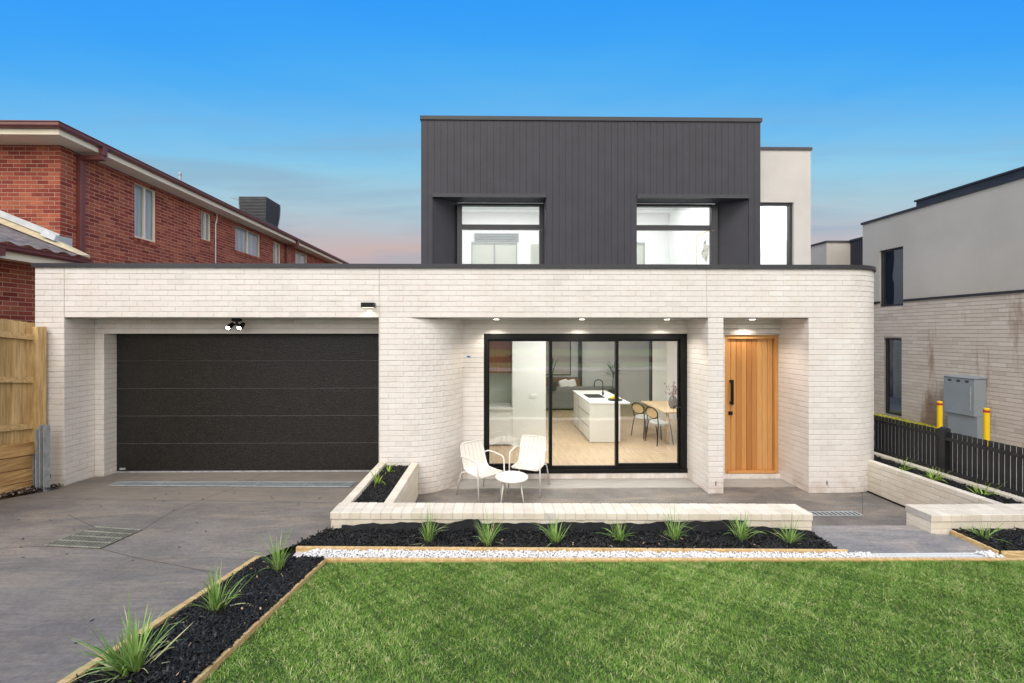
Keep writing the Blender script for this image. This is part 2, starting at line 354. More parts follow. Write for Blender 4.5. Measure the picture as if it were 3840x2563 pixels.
# ------------------------------------------------------------------ brick walls: every brick is a chamfered block
def walk(path):
    p=[Vector((a,b,0)) for a,b in path]; s=[0]
    for a,b in zip(p,p[1:]): s.append(s[-1]+(b-a).length)
    def P(t):
        t=max(0,min(s[-1],t))
        for i in range(len(p)-1):
            if t<=s[i+1] or i==len(p)-2:
                d=(p[i+1]-p[i])/(s[i+1]-s[i]); return p[i]+d*(t-s[i]),Vector((d.y,-d.x,0))
    return P,s[-1]
def bricks(mb,path,z0,z1,holes=(),bw=.24,ch=.086,phase=0,mt=.009,rec=.005,vj=.14,base=0.0,soldier=False,tonef=None):
    P,Ln=walk(path); k0=int(math.floor((z0-base)/ch-1e-6)); k=k0
    while base+k*ch<z1-1e-4:
        a=max(z0,base+k*ch); b=min(z1,base+(k+1)*ch)
        if b-a>.012:
            ex=[(h[0],h[1]) for h in holes if h[2]<(a+b)/2<h[3]]
            iv=[(0,Ln)]
            for h0,h1 in ex:
                nv=[]
                for i0,i1 in iv:
                    if h1<=i0 or h0>=i1: nv.append((i0,i1)); continue
                    if h0>i0: nv.append((i0,h0))
                    if h1<i1: nv.append((h1,i1))
                iv=nv
            for i0,i1 in iv:
                if i1-i0<.01: continue
                off=phase+(bw/2 if (k%2 and not soldier) else 0)
                j=int(math.floor((i0-off)/bw)); cuts=[i0]
                while True:
                    j+=1; c=off+j*bw
                    if c>=i1-.03: break
                    if c>i0+.03: cuts.append(c)
                cuts.append(i1)
                for s0,s1 in zip(cuts,cuts[1:]):
                    e0=mt*vj if s0>i0+1e-6 else 0; e1=mt*vj if s1<i1-1e-6 else 0
                    pa,na=P(s0);pb,nb=P(s1); n0=(na+nb).normalized()
                    up=Vector((0,0,1)); d=(pb-pa)
                    A=pa-n0*rec;B=pb-n0*rec
                    mb.quad(A+up*a,B+up*a,B+up*b,A+up*b,1,.5)
                    L_=d.length; u=d/L_ if L_>0 else d
                    jit=RNG.normal(0,.0008); jt=RNG.normal(0,.0004,4)
                    o=n0*max(-.002,min(.002,jit)); c=.0035
                    q0=pa+u*e0; q1=pb-u*e1; za=a+mt*.5; zb=b-mt*.5
                    if z1-b<1e-4 and b-a<ch-.01: zb=b
                    back=[q0-n0*rec+up*za,q1-n0*rec+up*za,q1-n0*rec+up*zb,q0-n0*rec+up*zb]
                    cv=c*(.45 if vj<.3 else 1)
                    fr=[q0+o+u*cv+up*(za+c+jt[0]),q1+o-u*cv+up*(za+c+jt[1]),q1+o-u*cv+up*(zb-c+jt[2]),q0+o+u*cv+up*(zb-c+jt[3])]
                    r2=rec*.35
                    md=[q0-n0*r2+up*za,q1-n0*r2+up*za,q1-n0*r2+up*zb,q0-n0*r2+up*zb]
                    t=float(RNG.random()) if tonef is None else tonef(pa,(a+b)/2)
                    mb.add(back+md+fr,[(0,1,5,4),(1,2,6,5),(2,3,7,6),(3,0,4,7),(4,5,9,8),(5,6,10,9),(6,7,11,10),(7,4,8,11),(8,9,10,11)],0,t)
        k+=1
    return mb
def clumpy():   # neighbouring bricks drift in tone, as on a real painted wall
    ph=RNG.random(6)*6
    def f(p,z):
        v=.52+.16*math.sin(p.x*1.1+ph[0]+z*1.7)+.10*math.sin(p.x*2.9+ph[1]-z*3.1)+RNG.normal(0,.17)
        return float(max(0,min(1,v)))
    return f
def arc(cx,cy,r,a0,a1,n=20):
    return [(cx+r*math.cos(a0+(a1-a0)*i/n),cy+r*math.sin(a0+(a1-a0)*i/n)) for i in range(n+1)]
def sweep(mb,path,prof,mi=0,close=True): # prof: (out,z) points extruded along plan path
    pts=[Vector((a,b,0)) for a,b in path]; n=len(prof); vs=[];fs=[]
    for i,p in enumerate(pts):
        d0=(pts[i]-pts[i-1]).normalized() if i>0 else (pts[1]-pts[0]).normalized()
        d1=(pts[i+1]-pts[i]).normalized() if i<len(pts)-1 else d0
        n0=Vector((d0.y,-d0.x,0));n1=Vector((d1.y,-d1.x,0)); m=(n0+n1).normalized(); k=1/max(.3,m.dot(n0))
        for o,z in prof: vs.append(p+m*o*k+Vector((0,0,z)))
    for i in range(len(pts)-1):
        for j in range(n): fs.append((i*n+j,i*n+(j+1)%n,(i+1)*n+(j+1)%n,(i+1)*n+j))
    fs.append(tuple(range(n)));fs.append(tuple((len(pts)-1)*n+j for j in reversed(range(n))))
    return mb.add(vs,fs,mi)
def minus(x0,x1,z0,z1,holes):
    R=[(x0,x1,z0,z1)]
    for a,b,c,d in holes:
        N=[]
        for (p,q,r,s) in R:
            if b<=p or a>=q or d<=r or c>=s: N.append((p,q,r,s)); continue
            if a>p: N.append((p,a,r,s))
            if b<q: N.append((b,q,r,s))
            m0,m1=max(a,p),min(b,q)
            if c>r: N.append((m0,m1,r,c))
            if d<s: N.append((m0,m1,d,s))
        R=N
    return R
# ================================================================== THE HOUSE
BR=[M['brick'],M['mortar']]
house=thing('modern_house','two-storey white brick house with charcoal upper box, black garage door and cedar front door','house',(0,6.4,0))
house.location=(0,0,0)
XL=-7.19; YF=6.4; YB=7.08; ZS=2.838; ZP=3.63
GX0,GX1=-6.736,-1.785; CX0=-1.34; PX0,PX1=3.497,3.744; DX1=5.134; RX=5.82; RR=.9
def S_(x): return x-XL
tf=clumpy()
rarc=arc(RX,YF+RR,RR,-PI/2,0)
w=MB()
bricks(w,[(XL,YF),(RX,YF)],0,ZP,[(S_(GX0),S_(GX1),-1,ZS),(S_(CX0),S_(PX0),-1,ZS),(S_(PX1),S_(DX1),-1,ZS)],tonef=tf,phase=.03)
bricks(w,rarc+[(RX+RR,12)],0,ZP,bw=.12,tonef=tf)
for x,za in((GX0,ZS),(GX1,.5),(3.47,ZS)):   # articulation joints
    w.box(x-.006,x+.006,YF-.004,YF+.01,za,ZP,1)
w.build('brick_wall',BR,house)
w=MB(); larc=arc(CX0,YF+.85,.85,-PI/2,0)
bricks(w,larc,0,ZS,bw=.12,tonef=tf); bricks(w,[(CX0+.85,YF+.85),(CX0+.85,YF+1.2)],0,ZS,bw=.12,tonef=tf)
w.build('curved_wall',BR,house)
w=MB()
def rev(x,y0,y1,ph=0): bricks(w,[(x,y0),(x,y1)],0,ZS,tonef=tf,phase=ph)
rev(GX0,YF,6.88,.12); rev(-6.575,6.88,7.16,.12); rev(PX0,7.16,YF,.0); rev(PX1,YF,7.2,.12); rev(DX1,7.2,YF,.12); rev(GX1,7.2,YF)
rev(XL,11,YF)
w.build('reveal_wall',BR,house)
w=MB()   # recessed walls: garage lintel, living-room wall, door wall
bricks(w,[(GX0,6.88),(GX1,6.88)],0,ZS,[(.161,9,-1,2.58)],tonef=tf)
w.box(GX0,GX1,6.89,7.15,2.582,ZS-.002,1)
bricks(w,[(-.52,YB),(PX0,YB)],.1,ZS,[(.388,4.02,-1,2.585)],tonef=tf)
bricks(w,[(-.52,YB),(PX0,YB)],0,.1,ch=.1,bw=.086,soldier=True,tonef=tf)
bricks(w,[(PX1,7.04),(DX1,7.04)],.09,ZS,[(.40,1.39,-1,2.56)],tonef=tf)
bricks(w,[(PX1,7.04),(DX1,7.04)],0,.09,ch=.09,bw=.086,soldier=True,tonef=tf)
w.box(-.13,PX0,YB+.002,YB+.13,.06,.1,1); w.box(PX1,DX1,7.045,7.16,.05,.087,1); w.box(PX1,DX1,7.045,7.3,2.562,ZS-.002,1)
w.box(-.52,PX0,YB+.008,YB+.2,2.588,ZS-.002,1); w.box(-.52,-.135,YB+.008,YB+.2,0,2.588,1)
w.build('recessed_wall',BR,house)
s=MB()
s.box(GX0,GX1,6.515,6.872,ZS-.006,ZS+.05); s.box(-1.35,PX0,6.515,7.075,ZS-.006,ZS+.05); s.box(PX1,DX1,6.515,7.035,ZS-.006,ZS+.05)
s.build('soffit',M['soffit'],house)
s=MB()
for a,b in((GX0,GX1),(CX0,PX0),(PX1,DX1)): s.box(a,b,YF+.006,6.512,ZS-.010,ZS-.002)
s.build('steel_lintel',M['trim'],house)
for x,z in((-6.95,.30),(-1.6,.215),(3.62,.13),(5.43,.13)):
    if x==0: continue
    s=MB(); s.box(x-.006,x+.006,YF-.003,YF+.004,z,z+.07); s.build('weep_hole',M['void'],house)
c=MB(); sweep(c,[(XL-.03,YF),(RX,YF)]+rarc[1:]+[(RX+RR,12)],[(.028,ZP-.004),(.028,ZP+.062),(-.22,ZP+.064),(-.22,ZP+.03),(.02,ZP+.004)])
c.build('parapet_cap',M['trim'],house)
r=MB(); r.prism([(XL+.02,YF+.1),(RX,YF+.1),(RX+RR-.1,YF+RR),(RX+RR-.1,15),(XL+.02,15)],'z',3.35,3.42); r.build('flat_roof',M['galv'],house)
# garage door
g=thing('garage_door',None,None); g.parent=house
zz=[.165+i*(2.585-.165)/5 for i in range(6)]
for i in range(5):
    p=MB(); p.box(-6.6,GX1+.1,7.11+.0*i,7.15,zz[i]+.004,zz[i+1]-.004); bevel(p.build('panel',M['garage'],g),.003)
p=MB()
for z in zz[1:5]: p.box(-6.6,GX1+.1,7.107,7.112,z-.001,z+.0035)
p.build('panel_edge',M['seam'],g)
p=MB(); p.box(-6.6,GX1+.1,7.10,7.15,.13,.163); p.build('bottom_rail',M['galv'],g)
p=MB(); p.box(-6.52,-6.42,7.103,7.109,.19,.225); p.build('badge_plate',M['galv'],g)
# sliding door
sd=thing('sliding_door',None,None); sd.parent=house
x0,x1=-.132,3.495; z0,z1=.103,2.583; Y0=YB+.01
p=MB()
p.box(x0,x1,Y0,Y0+.14,z1-.10,z1); p.box(x0,x1,Y0-.02,Y0+.14,z0,z0+.07); p.box(x0,x0+.07,Y0,Y0+.14,z0+.07,z1-.10); p.box(x1-.11,x1,Y0,Y0+.14,z0+.07,z1-.10)
p.box(x0,x1,Y0+.02,Y0+.06,z0+.07,z0+.10)
bevel(p.build('frame',M['black'],sd),.003)
def sash(xa,xb,ya,zb0,zb1,st,rail,parent,glassm='glass',name='panel',fm='black'):
    q=MB(); q.box(xa,xa+st,ya,ya+.04,zb0,zb1); q.box(xb-st,xb,ya,ya+.04,zb0,zb1)
    q.box(xa+st,xb-st,ya,ya+.04,zb0,zb0+rail); q.box(xa+st,xb-st,ya,ya+.04,zb1-rail,zb1)
    o=q.build(name,M[fm],parent); bevel(o,.002)
    q=MB(); q.box(xa+st,xb-st,ya+.017,ya+.023,zb0+rail,zb1-rail); q.build('pane',M[glassm],o); return o
sash(x0+.05,1.08,Y0+.05,z0+.10,z1-.09,.05,.05,sd)
sash(1.03,2.27,Y0+.005,z0+.07,z1-.09,.055,.055,sd)
so=sash(2.22,x1-.09,Y0+.05,z0+.10,z1-.09,.05,.05,sd)
h=MB(); xh=x1-.09-.025
h.tube([(xh,Y0+.05,1.06),(xh-.01,Y0+.0,1.06),(xh-.06,Y0-.0,1.07),(xh-.065,Y0-.0,1.25),(xh-.01,Y0+.0,1.27),(xh,Y0+.05,1.27)],.011,8); h.build('handle',M['black'],so)
# front door
fd=thing('front_door',None,None); fd.parent=house
p=MB(); Yd=7.115
p.box(4.135,4.215,Yd-.03,Yd+.12,.09,2.555); p.box(5.075,5.134,Yd-.03,Yd+.12,.09,2.555); p.box(4.215,5.075,Yd-.03,Yd+.12,2.49,2.555); p.box(4.215,5.075,Yd-.06,Yd+.12,.09,.125)
bevel(p.build('door_frame',M['cedar'],fd),.004)
p=MB(); n=9; bw=(5.072-4.218)/n
for i in range(n):
    a=4.218+i*bw; pr=[(a+.001,Yd+.08),(a+.001,Yd+.035),(a+.008,Yd+.028),(a+bw-.010,Yd+.024),(a+bw-.003,Yd+.035),(a+bw-.003,Yd+.08)]
    p.prism([(u,v) for u,v in pr],'z',.13,2.487,0,float(RNG.random()))
lf=p.build('leaf',M['cedar'],fd)
p=MB(); p.box(4.215,5.08,Yd+.06,Yd+.075,.13,2.487); p.build('backing',M['void'],lf)
p=MB(); hp=at(2740,1425,Yd-.04); hq=at(2740,1519,Yd-.04); xh=4.30
p.box(xh-.02,xh+.02,Yd-.05,Yd-.022,hq.z,hp.z); p.box(xh-.015,xh+.015,Yd-.022,Yd+.03,hq.z+.01,hq.z+.05); p.box(xh-.015,xh+.015,Yd-.022,Yd+.03,hp.z-.05,hp.z-.01)
bevel(p.build('handle',M['black'],lf),.003)
p=MB(); p.box(4.265,4.335,Yd+.005,Yd+.03,1.12,1.185); bevel(p.build('lock',M['black'],lf),.004)
# ---- upper charcoal box
YU=8.1; BX0,BX1=-1.417,5.507; BT=6.90
N1=(-1.186,1.108); N2=(2.962,5.26); NZ0,NZ1=3.7,5.33; NI1=(-.717,1.108); NI2=(2.962,4.81); YI=8.43
p=MB(); bw=.133; k=0; x=BX0
while x<BX1-.01:
    e=min(x+bw,BX1)
    for (a,b,c_,d) in minus(x,e,3.3,BT,[(N1[0],N1[1],NZ0,NZ1),(N2[0],N2[1],NZ0,NZ1)]):
        la=a+.0045 if abs(a-x)<1e-6 and x>BX0 else a
        p.box(la,b,YU,YU+.012,c_,d)
    x=e
p.box(BX0,BX1,YU+.0125,YU+.02,NZ1+.002,BT); p.box(BX0,N1[0]-.002,YU+.0125,YU+.02,3.3,NZ1+.002); p.box(N1[1]+.002,N2[0]-.002,YU+.0125,YU+.02,3.3,NZ1+.002); p.box(N2[1]+.002,BX1,YU+.0125,YU+.02,3.3,NZ1+.002)
p.build('cladding',M['cladding'],house)
p=MB(); p.box(BX0,BX0+.1,YU+.021,16,3.3,BT); p.box(BX1-.1,BX1-.001,YU+.021,16,3.3,BT); p.box(BX0+.1,BX1-.1,YU+.3,16,BT-.25,BT-.1); p.box(BX0+.1,BX1-.1,15.9,16,3.3,BT-.25)
p.box(BX0-.075,BX0,YU+.5,YU+1.9,4.95,5.55)
p.prism([(BX0-.075,5.55),(BX0,5.55),(BX0,5.63)],'y',YU+.5,YU+1.9)
p.build('side_cladding',M['cladding'],house)
p=MB(); sweep(p,[(BX0-.02,16),(BX0-.02,YU-.02),(BX1+.02,YU-.02),(BX1+.02,16)],[(0,BT),(0,BT+.078),(-.2,BT+.08),(-.2,BT)])
p.build('roof_cap',M['trim'],house)
for (n0,n1),(i0,i1) in((N1,NI1),(N2,NI2)):
    p=MB(); y=YU+.02
    p.prism([(n0,y),(n1,y),(i1+.001 if i1!=n1 else n1,YI),(i0,YI)],'z',NZ1+.003,NZ1+.05)
    if i0>n0: p.prism([(n0-.05,y),(n0,y),(i0,YI+.1),(i0-.05,YI+.1)],'z',3.4,NZ1+.05)
    else: p.box(n0-.03,n0,y,YI+.1,3.4,NZ1+.05)
    if i1<n1: p.prism([(n1,y),(n1+.05,y),(i1+.05,YI+.1),(i1,YI+.1)],'z',3.4,NZ1+.05)
    else: p.box(n1,n1+.03,y,YI+.1,3.4,NZ1+.05)
    p.build('window_recess',M['cladding'],house)
    p=MB(); p.box(n0-.0,n1+.0,YU-.035,YU+.019,NZ1,NZ1+.075); bevel(p.build('window_hood',M['trim'],house),.003)
def upwin(i0,i1,fl,fr):
    wn=thing('window',None,None); wn.parent=house
    p=MB(); p.box(i0,i0+fl,YI,YI+.1,3.9,NZ1); p.box(i1-fr,i1,YI,YI+.1,3.9,NZ1); p.box(i0+fl,i1-fr,YI,YI+.1,5.28,NZ1); p.box(i0+fl,i1-fr,YI,YI+.1,4.78,4.88); p.box(i0+fl,i1-fr,YI,YI+.1,3.9,3.96)
    bevel(p.build('frame',M['trim'],wn),.003)
    p=MB(); p.box(i0+fl,i1-fr,YI+.04,YI+.046,4.88,5.28); p.build('pane',M['glassup'],wn)
    p=MB(); p.box(i0+fl-.04,i1-fr+.04,YI-.012,YI-.006,4.755,4.765); p.box(i0+.06,i1-.05,YI+.04,YI+.046,3.96,4.78); p.build('pane',M['glassup'],wn)
upwin(NI1[0],NI1[1],.10,.09); upwin(NI2[0],NI2[1],.03,.13)
# ---- pale rendered bay at the right of the box
YR=8.3; RZ=6.42; RX1=6.70
p=MB()
for (a,b,c_,d) in minus(BX1,RX1,3.3,RZ,[(5.4,6.34,3.6,5.33)]): p.box(a,b,YR,YR+.2,c_,d)
p.box(RX1-.2,RX1,YR+.2,14,3.3,RZ); p.box(BX1,RX1-.2,13.8,14,3.3,RZ); p.box(BX1,RX1-.2,YR+.2,13.8,RZ-.2,RZ-.1)
p.build('rendered_wall',M['render'],house)
p=MB(); sweep(p,[(BX1,YR-.02),(RX1+.02,YR-.02),(RX1+.02,14)],[(0,RZ),(0,RZ+.06),(-.2,RZ+.06),(-.2,RZ)]); p.build('roof_cap',M['trim'],house)
wn=thing('window',None,None); wn.parent=house
p=MB(); p.box(6.285,6.34,YR+.05,YR+.13,3.6,5.33); p.box(BX1,6.285,YR+.05,YR+.13,5.28,5.33); p.build('frame',M['trim'],wn)
p=MB(); p.box(BX1,6.285,YR+.08,YR+.086,3.6,5.28); p.build('pane',M['glassup'],wn)
# ---- interior of the house
inn=MB()
# ground floor shell
inn.box(-1.9,6.6,14.0,14.1,.08,2.75); inn.box(-1.1,-1.0,7.3,14,.08,2.75); inn.box(5.9,6.0,7.3,14,.08,2.75); inn.box(-1.1,6.0,7.29,14,2.75,2.85)
inn.box(4.7,6.0,11.6,11.7,.09,2.75)             # partition
inn.box(.47,1.21,8.85,9.5,.09,2.75)             # tall pantry end panel
inn.box(-1.1,.47,9.5,9.6,.09,2.75)
inn.box(-1.0,.469,8.87,9.49,.12,.90)             # base cabinet
inn.build('inner_wall',M['inwhite'],house)
p=MB(); p.box(-1.1,6.0,7.24,14,.04,.092); p.build('oak_floor',M['oak'],house)
p=MB(); p.box(-1.0,.468,8.83,9.49,.901,.94); p.build('bench_top',M['stonetop'],house)
p=MB(); p.box(-1.0,.468,9.47,9.499,.941,1.68); p.build('splashback',M['splash'],house)
p=MB(); p.box(-1.0,.468,9.1,9.499,1.681,2.74)
for k in range(6): pass
p.build('wall_cupboard',M['walnut'],house)
p=MB(); p.box(4.34,4.40,9.0,9.01,1.0,1.0); 
p=MB(); q=at(2000,1487,8.84); p.box(q.x-.07,q.x+.07,8.835,8.85,q.z-.04,q.z+.04); p.box(q.x-.04,q.x+.04,8.831,8.835,q.z-.012,q.z+.012); bevel(p.build('power_socket',M['white'],house),.003)
p=MB(); p.box(3.05,3.10,13.6,14,.09,2.74); p.build('wall_trim',M['trim'],house); p=MB(); p.box(4.65,4.699,11.60,11.72,.09,2.74); p.build('wall_trim',M['trim'],house)
# upstairs rooms
def room(x0,x1,y0,y1,z0,z1,nm):
    q=MB(); t=.03
    q.box(x0,x1,y1,y1+t,z0,z1); q.box(x0-t,x0,y0,y1+t,z0,z1); q.box(x1,x1+t,y0,y1+t,z0,z1); q.box(x0,x1,y0,y1,z1,z1+t); q.box(x0,x1,y0,y1,z0-t,z0)
    return q.build(nm,M['inwhite'],house)
room(BX0+.14,1.9,YI+.11,12,3.5,6.2,'room_wall'); room(2.0,BX1-.14,YI+.11,12,3.5,6.2,'room_wall'); room(BX1+.01,RX1-.22,YR+.22,11.5,3.5,6.2,'room_wall')
for a,b in((-.55,.72),(3.35,4.25)):
    p=MB(); z=5.05; yy=11.0
    p.box(a,b,yy,yy+.05,z,z+.05); p.box(a,a+.03,yy,yy+.05,3.5,z); p.box(b-.03,b,yy,yy+.05,3.5,z); p.box((a+b)/2-.01,(a+b)/2+.02,yy,yy+.05,3.5,z)
    o=p.build('wardrobe_frame',M['cabinet'],house)
    p=MB(); p.box(a+.03,b-.03,yy+.02,yy+.03,3.5,z); p.build('wardrobe_door',M['splash'],o)
    p=MB()
    for k in range(5): p.box(a+.05,b+.1,11.94,11.97,5.34+k*.05,5.37+k*.05)
    p.build('louvre',M['cabinet'],house)
p=MB(); p.box(1.05,1.5,10.6,10.7,3.5,4.95); p.build('joinery_panel',M['splash'],house)
# lights inside (the rooms of the photo are lit)
def area(nm,loc,sx,sy,pw,col=(1,.97,.92)):
    l=bpy.data.lights.new(nm,'AREA'); l.shape='RECTANGLE'; l.size=sx; l.size_y=sy; l.energy=pw; l.color=col
    o=bpy.data.objects.new(nm,l); COL.objects.link(o); o.location=loc; o.parent=house; return o
area('ceiling_and_fill_light',(2.6,9.5,2.74),2.6,2.0,105); area('ceiling_and_fill_light',(2.0,7.9,2.74),3.4,.5,70); area('ceiling_and_fill_light',(3.2,12.4,2.74),2,1.6,16)  # strip near the sliding door is fill, added to brighten the island front
area('ceiling_and_fill_light',(.3,10.0,6.19),2.4,2.4,85,(1,1,1)); area('ceiling_and_fill_light',(3.7,10.0,6.19),2.4,2.4,85,(1,1,1)); area('ceiling_and_fill_light',(6.0,9.6,6.19),.8,1.6,60,(1,1,1))

# ================================================================== LIGHT FITTINGS
def spot(loc,target,pw,ang,col=(1,.9,.74),nm='spot',rad=.03,parent=None):
    l=bpy.data.lights.new(nm,'SPOT'); l.energy=pw; l.spot_size=ang; l.spot_blend=.6; l.color=col; l.shadow_soft_size=rad
    o=bpy.data.objects.new(nm,l); COL.objects.link(o); o.location=loc
    d=Vector(target)-Vector(loc); o.rotation_euler=d.to_track_quat('-Z','Y').to_euler()
    if parent: o.parent=parent
    return o
dl=[(1300+800/1.4253,'left one of three round downlights in the soffit above the sliding door'),(1300+1258/1.4253,'middle one of three round downlights in the soffit above the sliding door'),(1300+1712/1.4253,'right one of three round downlights in the soffit above the sliding door'),(2821,'round downlight in the soffit above the cedar front door')]
for px,lb in dl:
    t=thing('downlight',lb,'downlight',(0,0,0),0,'round downlights in the porch soffits')
    x=fx(px,6.80); p=MB(); p.lathe((x,6.80,ZS-.0065),[(.052,0),(.055,-.004),(.044,-.007)],24); p.build('trim_ring',M['white'],t)
    p=MB(); p.lathe((x,6.80,ZS-.0138),[(.043,.0),(.043,-.004)],24); p.build('lens',M['lamp'],t)
    spot((x,6.80,ZS-.03),(x,6.83,0),30,2.2,parent=t,nm='lamp_light')
t=thing('flood_light','twin-head black security flood light hanging over the garage door, both lamps lit','flood light')
c0=at(888,1196,6.66)
p=MB(); p.lathe((c0.x,6.66,ZS-.05),[(.075,.043),(.075,.0),(.04,-.012)],20); p.tube([(c0.x,6.66,ZS-.06),(c0.x,6.66,ZS-.11)],.018); p.build('bracket',M['black'],t,fixn=True)
for sx in(-1,1):
    p=MB(); hx=c0.x+sx*.09
    p.tube([(c0.x,6.66,ZS-.10),(hx,6.63,ZS-.13)],.014)
    p.tube([(hx,6.70,ZS-.09),(hx,6.67,ZS-.11),(hx+sx*.0,6.575,ZS-.165)],[.028,.036,.046],16); p.build('lamp_head',M['black'],t)
    p=MB(); d=Vector((0,-.095,-.055)).normalized(); c1=Vector((hx,6.575,ZS-.165)); p.tube([c1-d*.002,c1+d*.004],[.029,.027],16); p.build('lamp_lens',M['flood'],t)
    spot(c1+d*.02,c1+d*2,14,2.0,parent=t,nm='lamp_light')
t=thing('wall_light','small black box wall light glowing downward on the white brick above the planter','wall light')
a=at(1357.5,1136,YF-.05); b=at(1405,1154,YF-.05)
p=MB(); p.box(a.x,b.x,YF-.11,YF-.002,b.z,a.z); bevel(p.build('housing',M['black'],t),.004)
p=MB(); p.box(a.x+.015,b.x-.015,YF-.10,YF-.015,b.z-.004,b.z-.0005); p.build('lens',M['walllamp'],t)
spot(((a.x+b.x)/2,YF-.05,b.z-.02),((a.x+b.x)/2,YF-.03,0),1.6,2.4,parent=t,nm='lamp_light')
p=MB(); q=at(1757.5,1338.5,YB-.003); p.obox(q,(1,0,-.06),(0,1,0),.032,.001,.012); tag(p.build('masking_tape',M['bluetape']),'tiny strip of blue masking tape stuck on the white brick beside the sliding door','tape')

# ================================================================== PORCH, PATH, DRIVEWAY, GROUND
def sheet(name,x0,x1,y0,y1,g,m,nx=2,ny=40,kind='structure',edges=None,parent=None):
    vs=[];fs=[]
    for j in range(ny+1):
        y=y0+(y1-y0)*j/ny
        a,b=(x0,x1) if edges is None else edges(y)
        for i in range(nx+1):
            x=a+(b-a)*i/nx; vs.append((x,y,g(x,y)))
    for j in range(ny):
        for i in range(nx): k=j*(nx+1)+i; fs.append((k,k+1,k+nx+2,k+nx+1))
    q=MB(); q.add(vs,fs); o=q.build(name,m,parent,fixn=False); tag(o,kind=kind); return o
q=MB(); q.box(-1.2,6.12,4.7,7.2,-.2,0); tag(q.build('porch_floor',M['porch']),kind='structure')
q=MB(); q.prism([(3.62,4.665),(5.02,4.65),(5.02,4.44),(5.175,4.43),(5.175,4.045),(3.62,4.065)],'z',.0,.325); bevel(tag(q.build('path',M['pathc']),kind='structure'),.008)
DRX=-1.86
def dedge(y):
    # left edge follows the planted strip, right edge the planter, the front bed and the edged bed
    l=-7.6 if y>6.3 else -6.65-(6.3-y)*.5
    if y>5.6 and y<=6.3: l=-6.62-(6.3-y)*.5
    r=GX1+.05 if y>6.4 else (DRX if y>4.54 else (-1.87-(4.54-y)*.72 if y>3.95 else -2.29))
    return max(l,-11),r
sheet('driveway',0,0,-2,7.16,gd,M['drive'],12,90,edges=dedge)
# base ground reaching the horizon
def gbase(x,y):
    if y>4.75: return -.22
    return gy(y)-.16
vs=[];ys=[-300,-60,-20.5,-20,-12,-11.8,-5,-3,-2,-1,0,1,2,2.17,3,4,4.6,4.74,4.76,7,20,60,300]; xs=[-300,-60,-20,-12,-8,0,8,20,60,300]
q=MB()
for y in ys:
    for x in xs: vs.append((x,y,gbase(x,y)))
fs=[(j*len(xs)+i,j*len(xs)+i+1,(j+1)*len(xs)+i+1,(j+1)*len(xs)+i) for j in range(len(ys)-1) for i in range(len(xs)-1)]
q.add(vs,fs); tag(q.build('ground',M['soil'],fixn=False),kind='structure')
sheet('lawn_soil',-1.62,12,-2,3.945,lambda x,y:gl(x,y)-.012,M['lawnbase'],4,40)
sheet('footpath',-60,60,-3.6,-2.05,lambda x,y:1.06,M['footp'],2,2)
sheet('nature_strip',-60,60,-7,-3.62,lambda x,y:1.03,M['verge'],2,2)
sheet('road',-100,100,-14,-7.05,lambda x,y:.92,M['asphalt'],2,2)
sheet('far_verge',-100,100,-26,-14.1,lambda x,y:1.0,M['verge'],2,2)
# side yards
sheet('side_yard',6.85,10.4,3,20,lambda x,y:.34,M['footp'],2,2)
sheet('left_yard',-16,-7.3,-2,20,lambda x,y:.2 if y>5 else gy(y)-.02,M['soil'],2,30)
# driveway saw cuts
def strip(mb,pxs,g,wd,dz):
    pts=[]
    for (a,b),(c_,d) in zip(pxs,pxs[1:]):
        P0=on(a,b,g);P1=on(c_,d,g)
        for k in range(13): pts.append(P0.lerp(P1,k/12))
    for a,b in zip(pts,pts[1:]):
        d=(b-a); 
        if d.length<1e-6: continue
        n=Vector((-d.y,d.x,0)).normalized()*wd/2
        f=lambda v:Vector((v.x,v.y,g(v.x,v.y)+dz))
        mb.quad(f(a-n),f(b-n),f(b+n),f(a+n))
q=MB()
for L_ in([(90,1868),(400,1874),(800,1880),(1250,1887)],[(988,1775),(867,1833),(638,1923),(530,1990)],[(357,1980),(255,1932)],[(378,2060),(822,2153)],[(168,2049),(0,2058)]): strip(q,L_,gd,.005,.003)
q=q.build('driveway_joint',M['joint'],fixn=False); tag(q,kind='structure')
x=fx(3235,6.2); q=MB(); strip(q,[(3233,1846),(3235,1928)],flat(0),.006,.0015); tag(q.build('porch_joint',M['joint'],fixn=False),kind='structure')
# grates
def grate(name,lbl,cn,nb,nc,m,g,cat='drain grate',frame=.012,group=None,dz=.012,segs=1,ww=.006):
    c=[on(a,b,g) for a,b in cn] if not isinstance(cn[0],Vector) else cn   # TL TR BR BL
    def B(u,v):
        p=(c[0]*(1-u)+c[1]*u)*(1-v)+(c[3]*(1-u)+c[2]*u)*v; return Vector((p.x,p.y,g(p.x,p.y)+dz))
    t=thing(name,lbl,cat,(0,0,0),0,group)
    q=MB(); q.quad(B(0,0)-Vector((0,0,.002)),B(1,0)-Vector((0,0,.002)),B(1,1)-Vector((0,0,.002)),B(0,1)-Vector((0,0,.002))); q.build('pit',M['pitgrey'],t,fixn=False)
    for s_ in range(segs):
        u0=s_/segs+.002;u1=(s_+1)/segs-.002
        q=MB()
        def bar(p,r,wd):
            d=(r-p); n=d.cross(Vector((0,0,1))).normalized(); mid=(p+r)/2
            q.obox(mid,d,n,d.length/2,wd/2,.004)
        for k in range(nb+1): u=u0+(u1-u0)*k/nb; bar(B(u,0),B(u,1),ww)
        for k in range(nc+1): v=k/nc; bar(B(u0,v)+Vector((0,0,.001)),B(u1,v)+Vector((0,0,.001)),frame)
        q.build('grate',m,t)
    return t
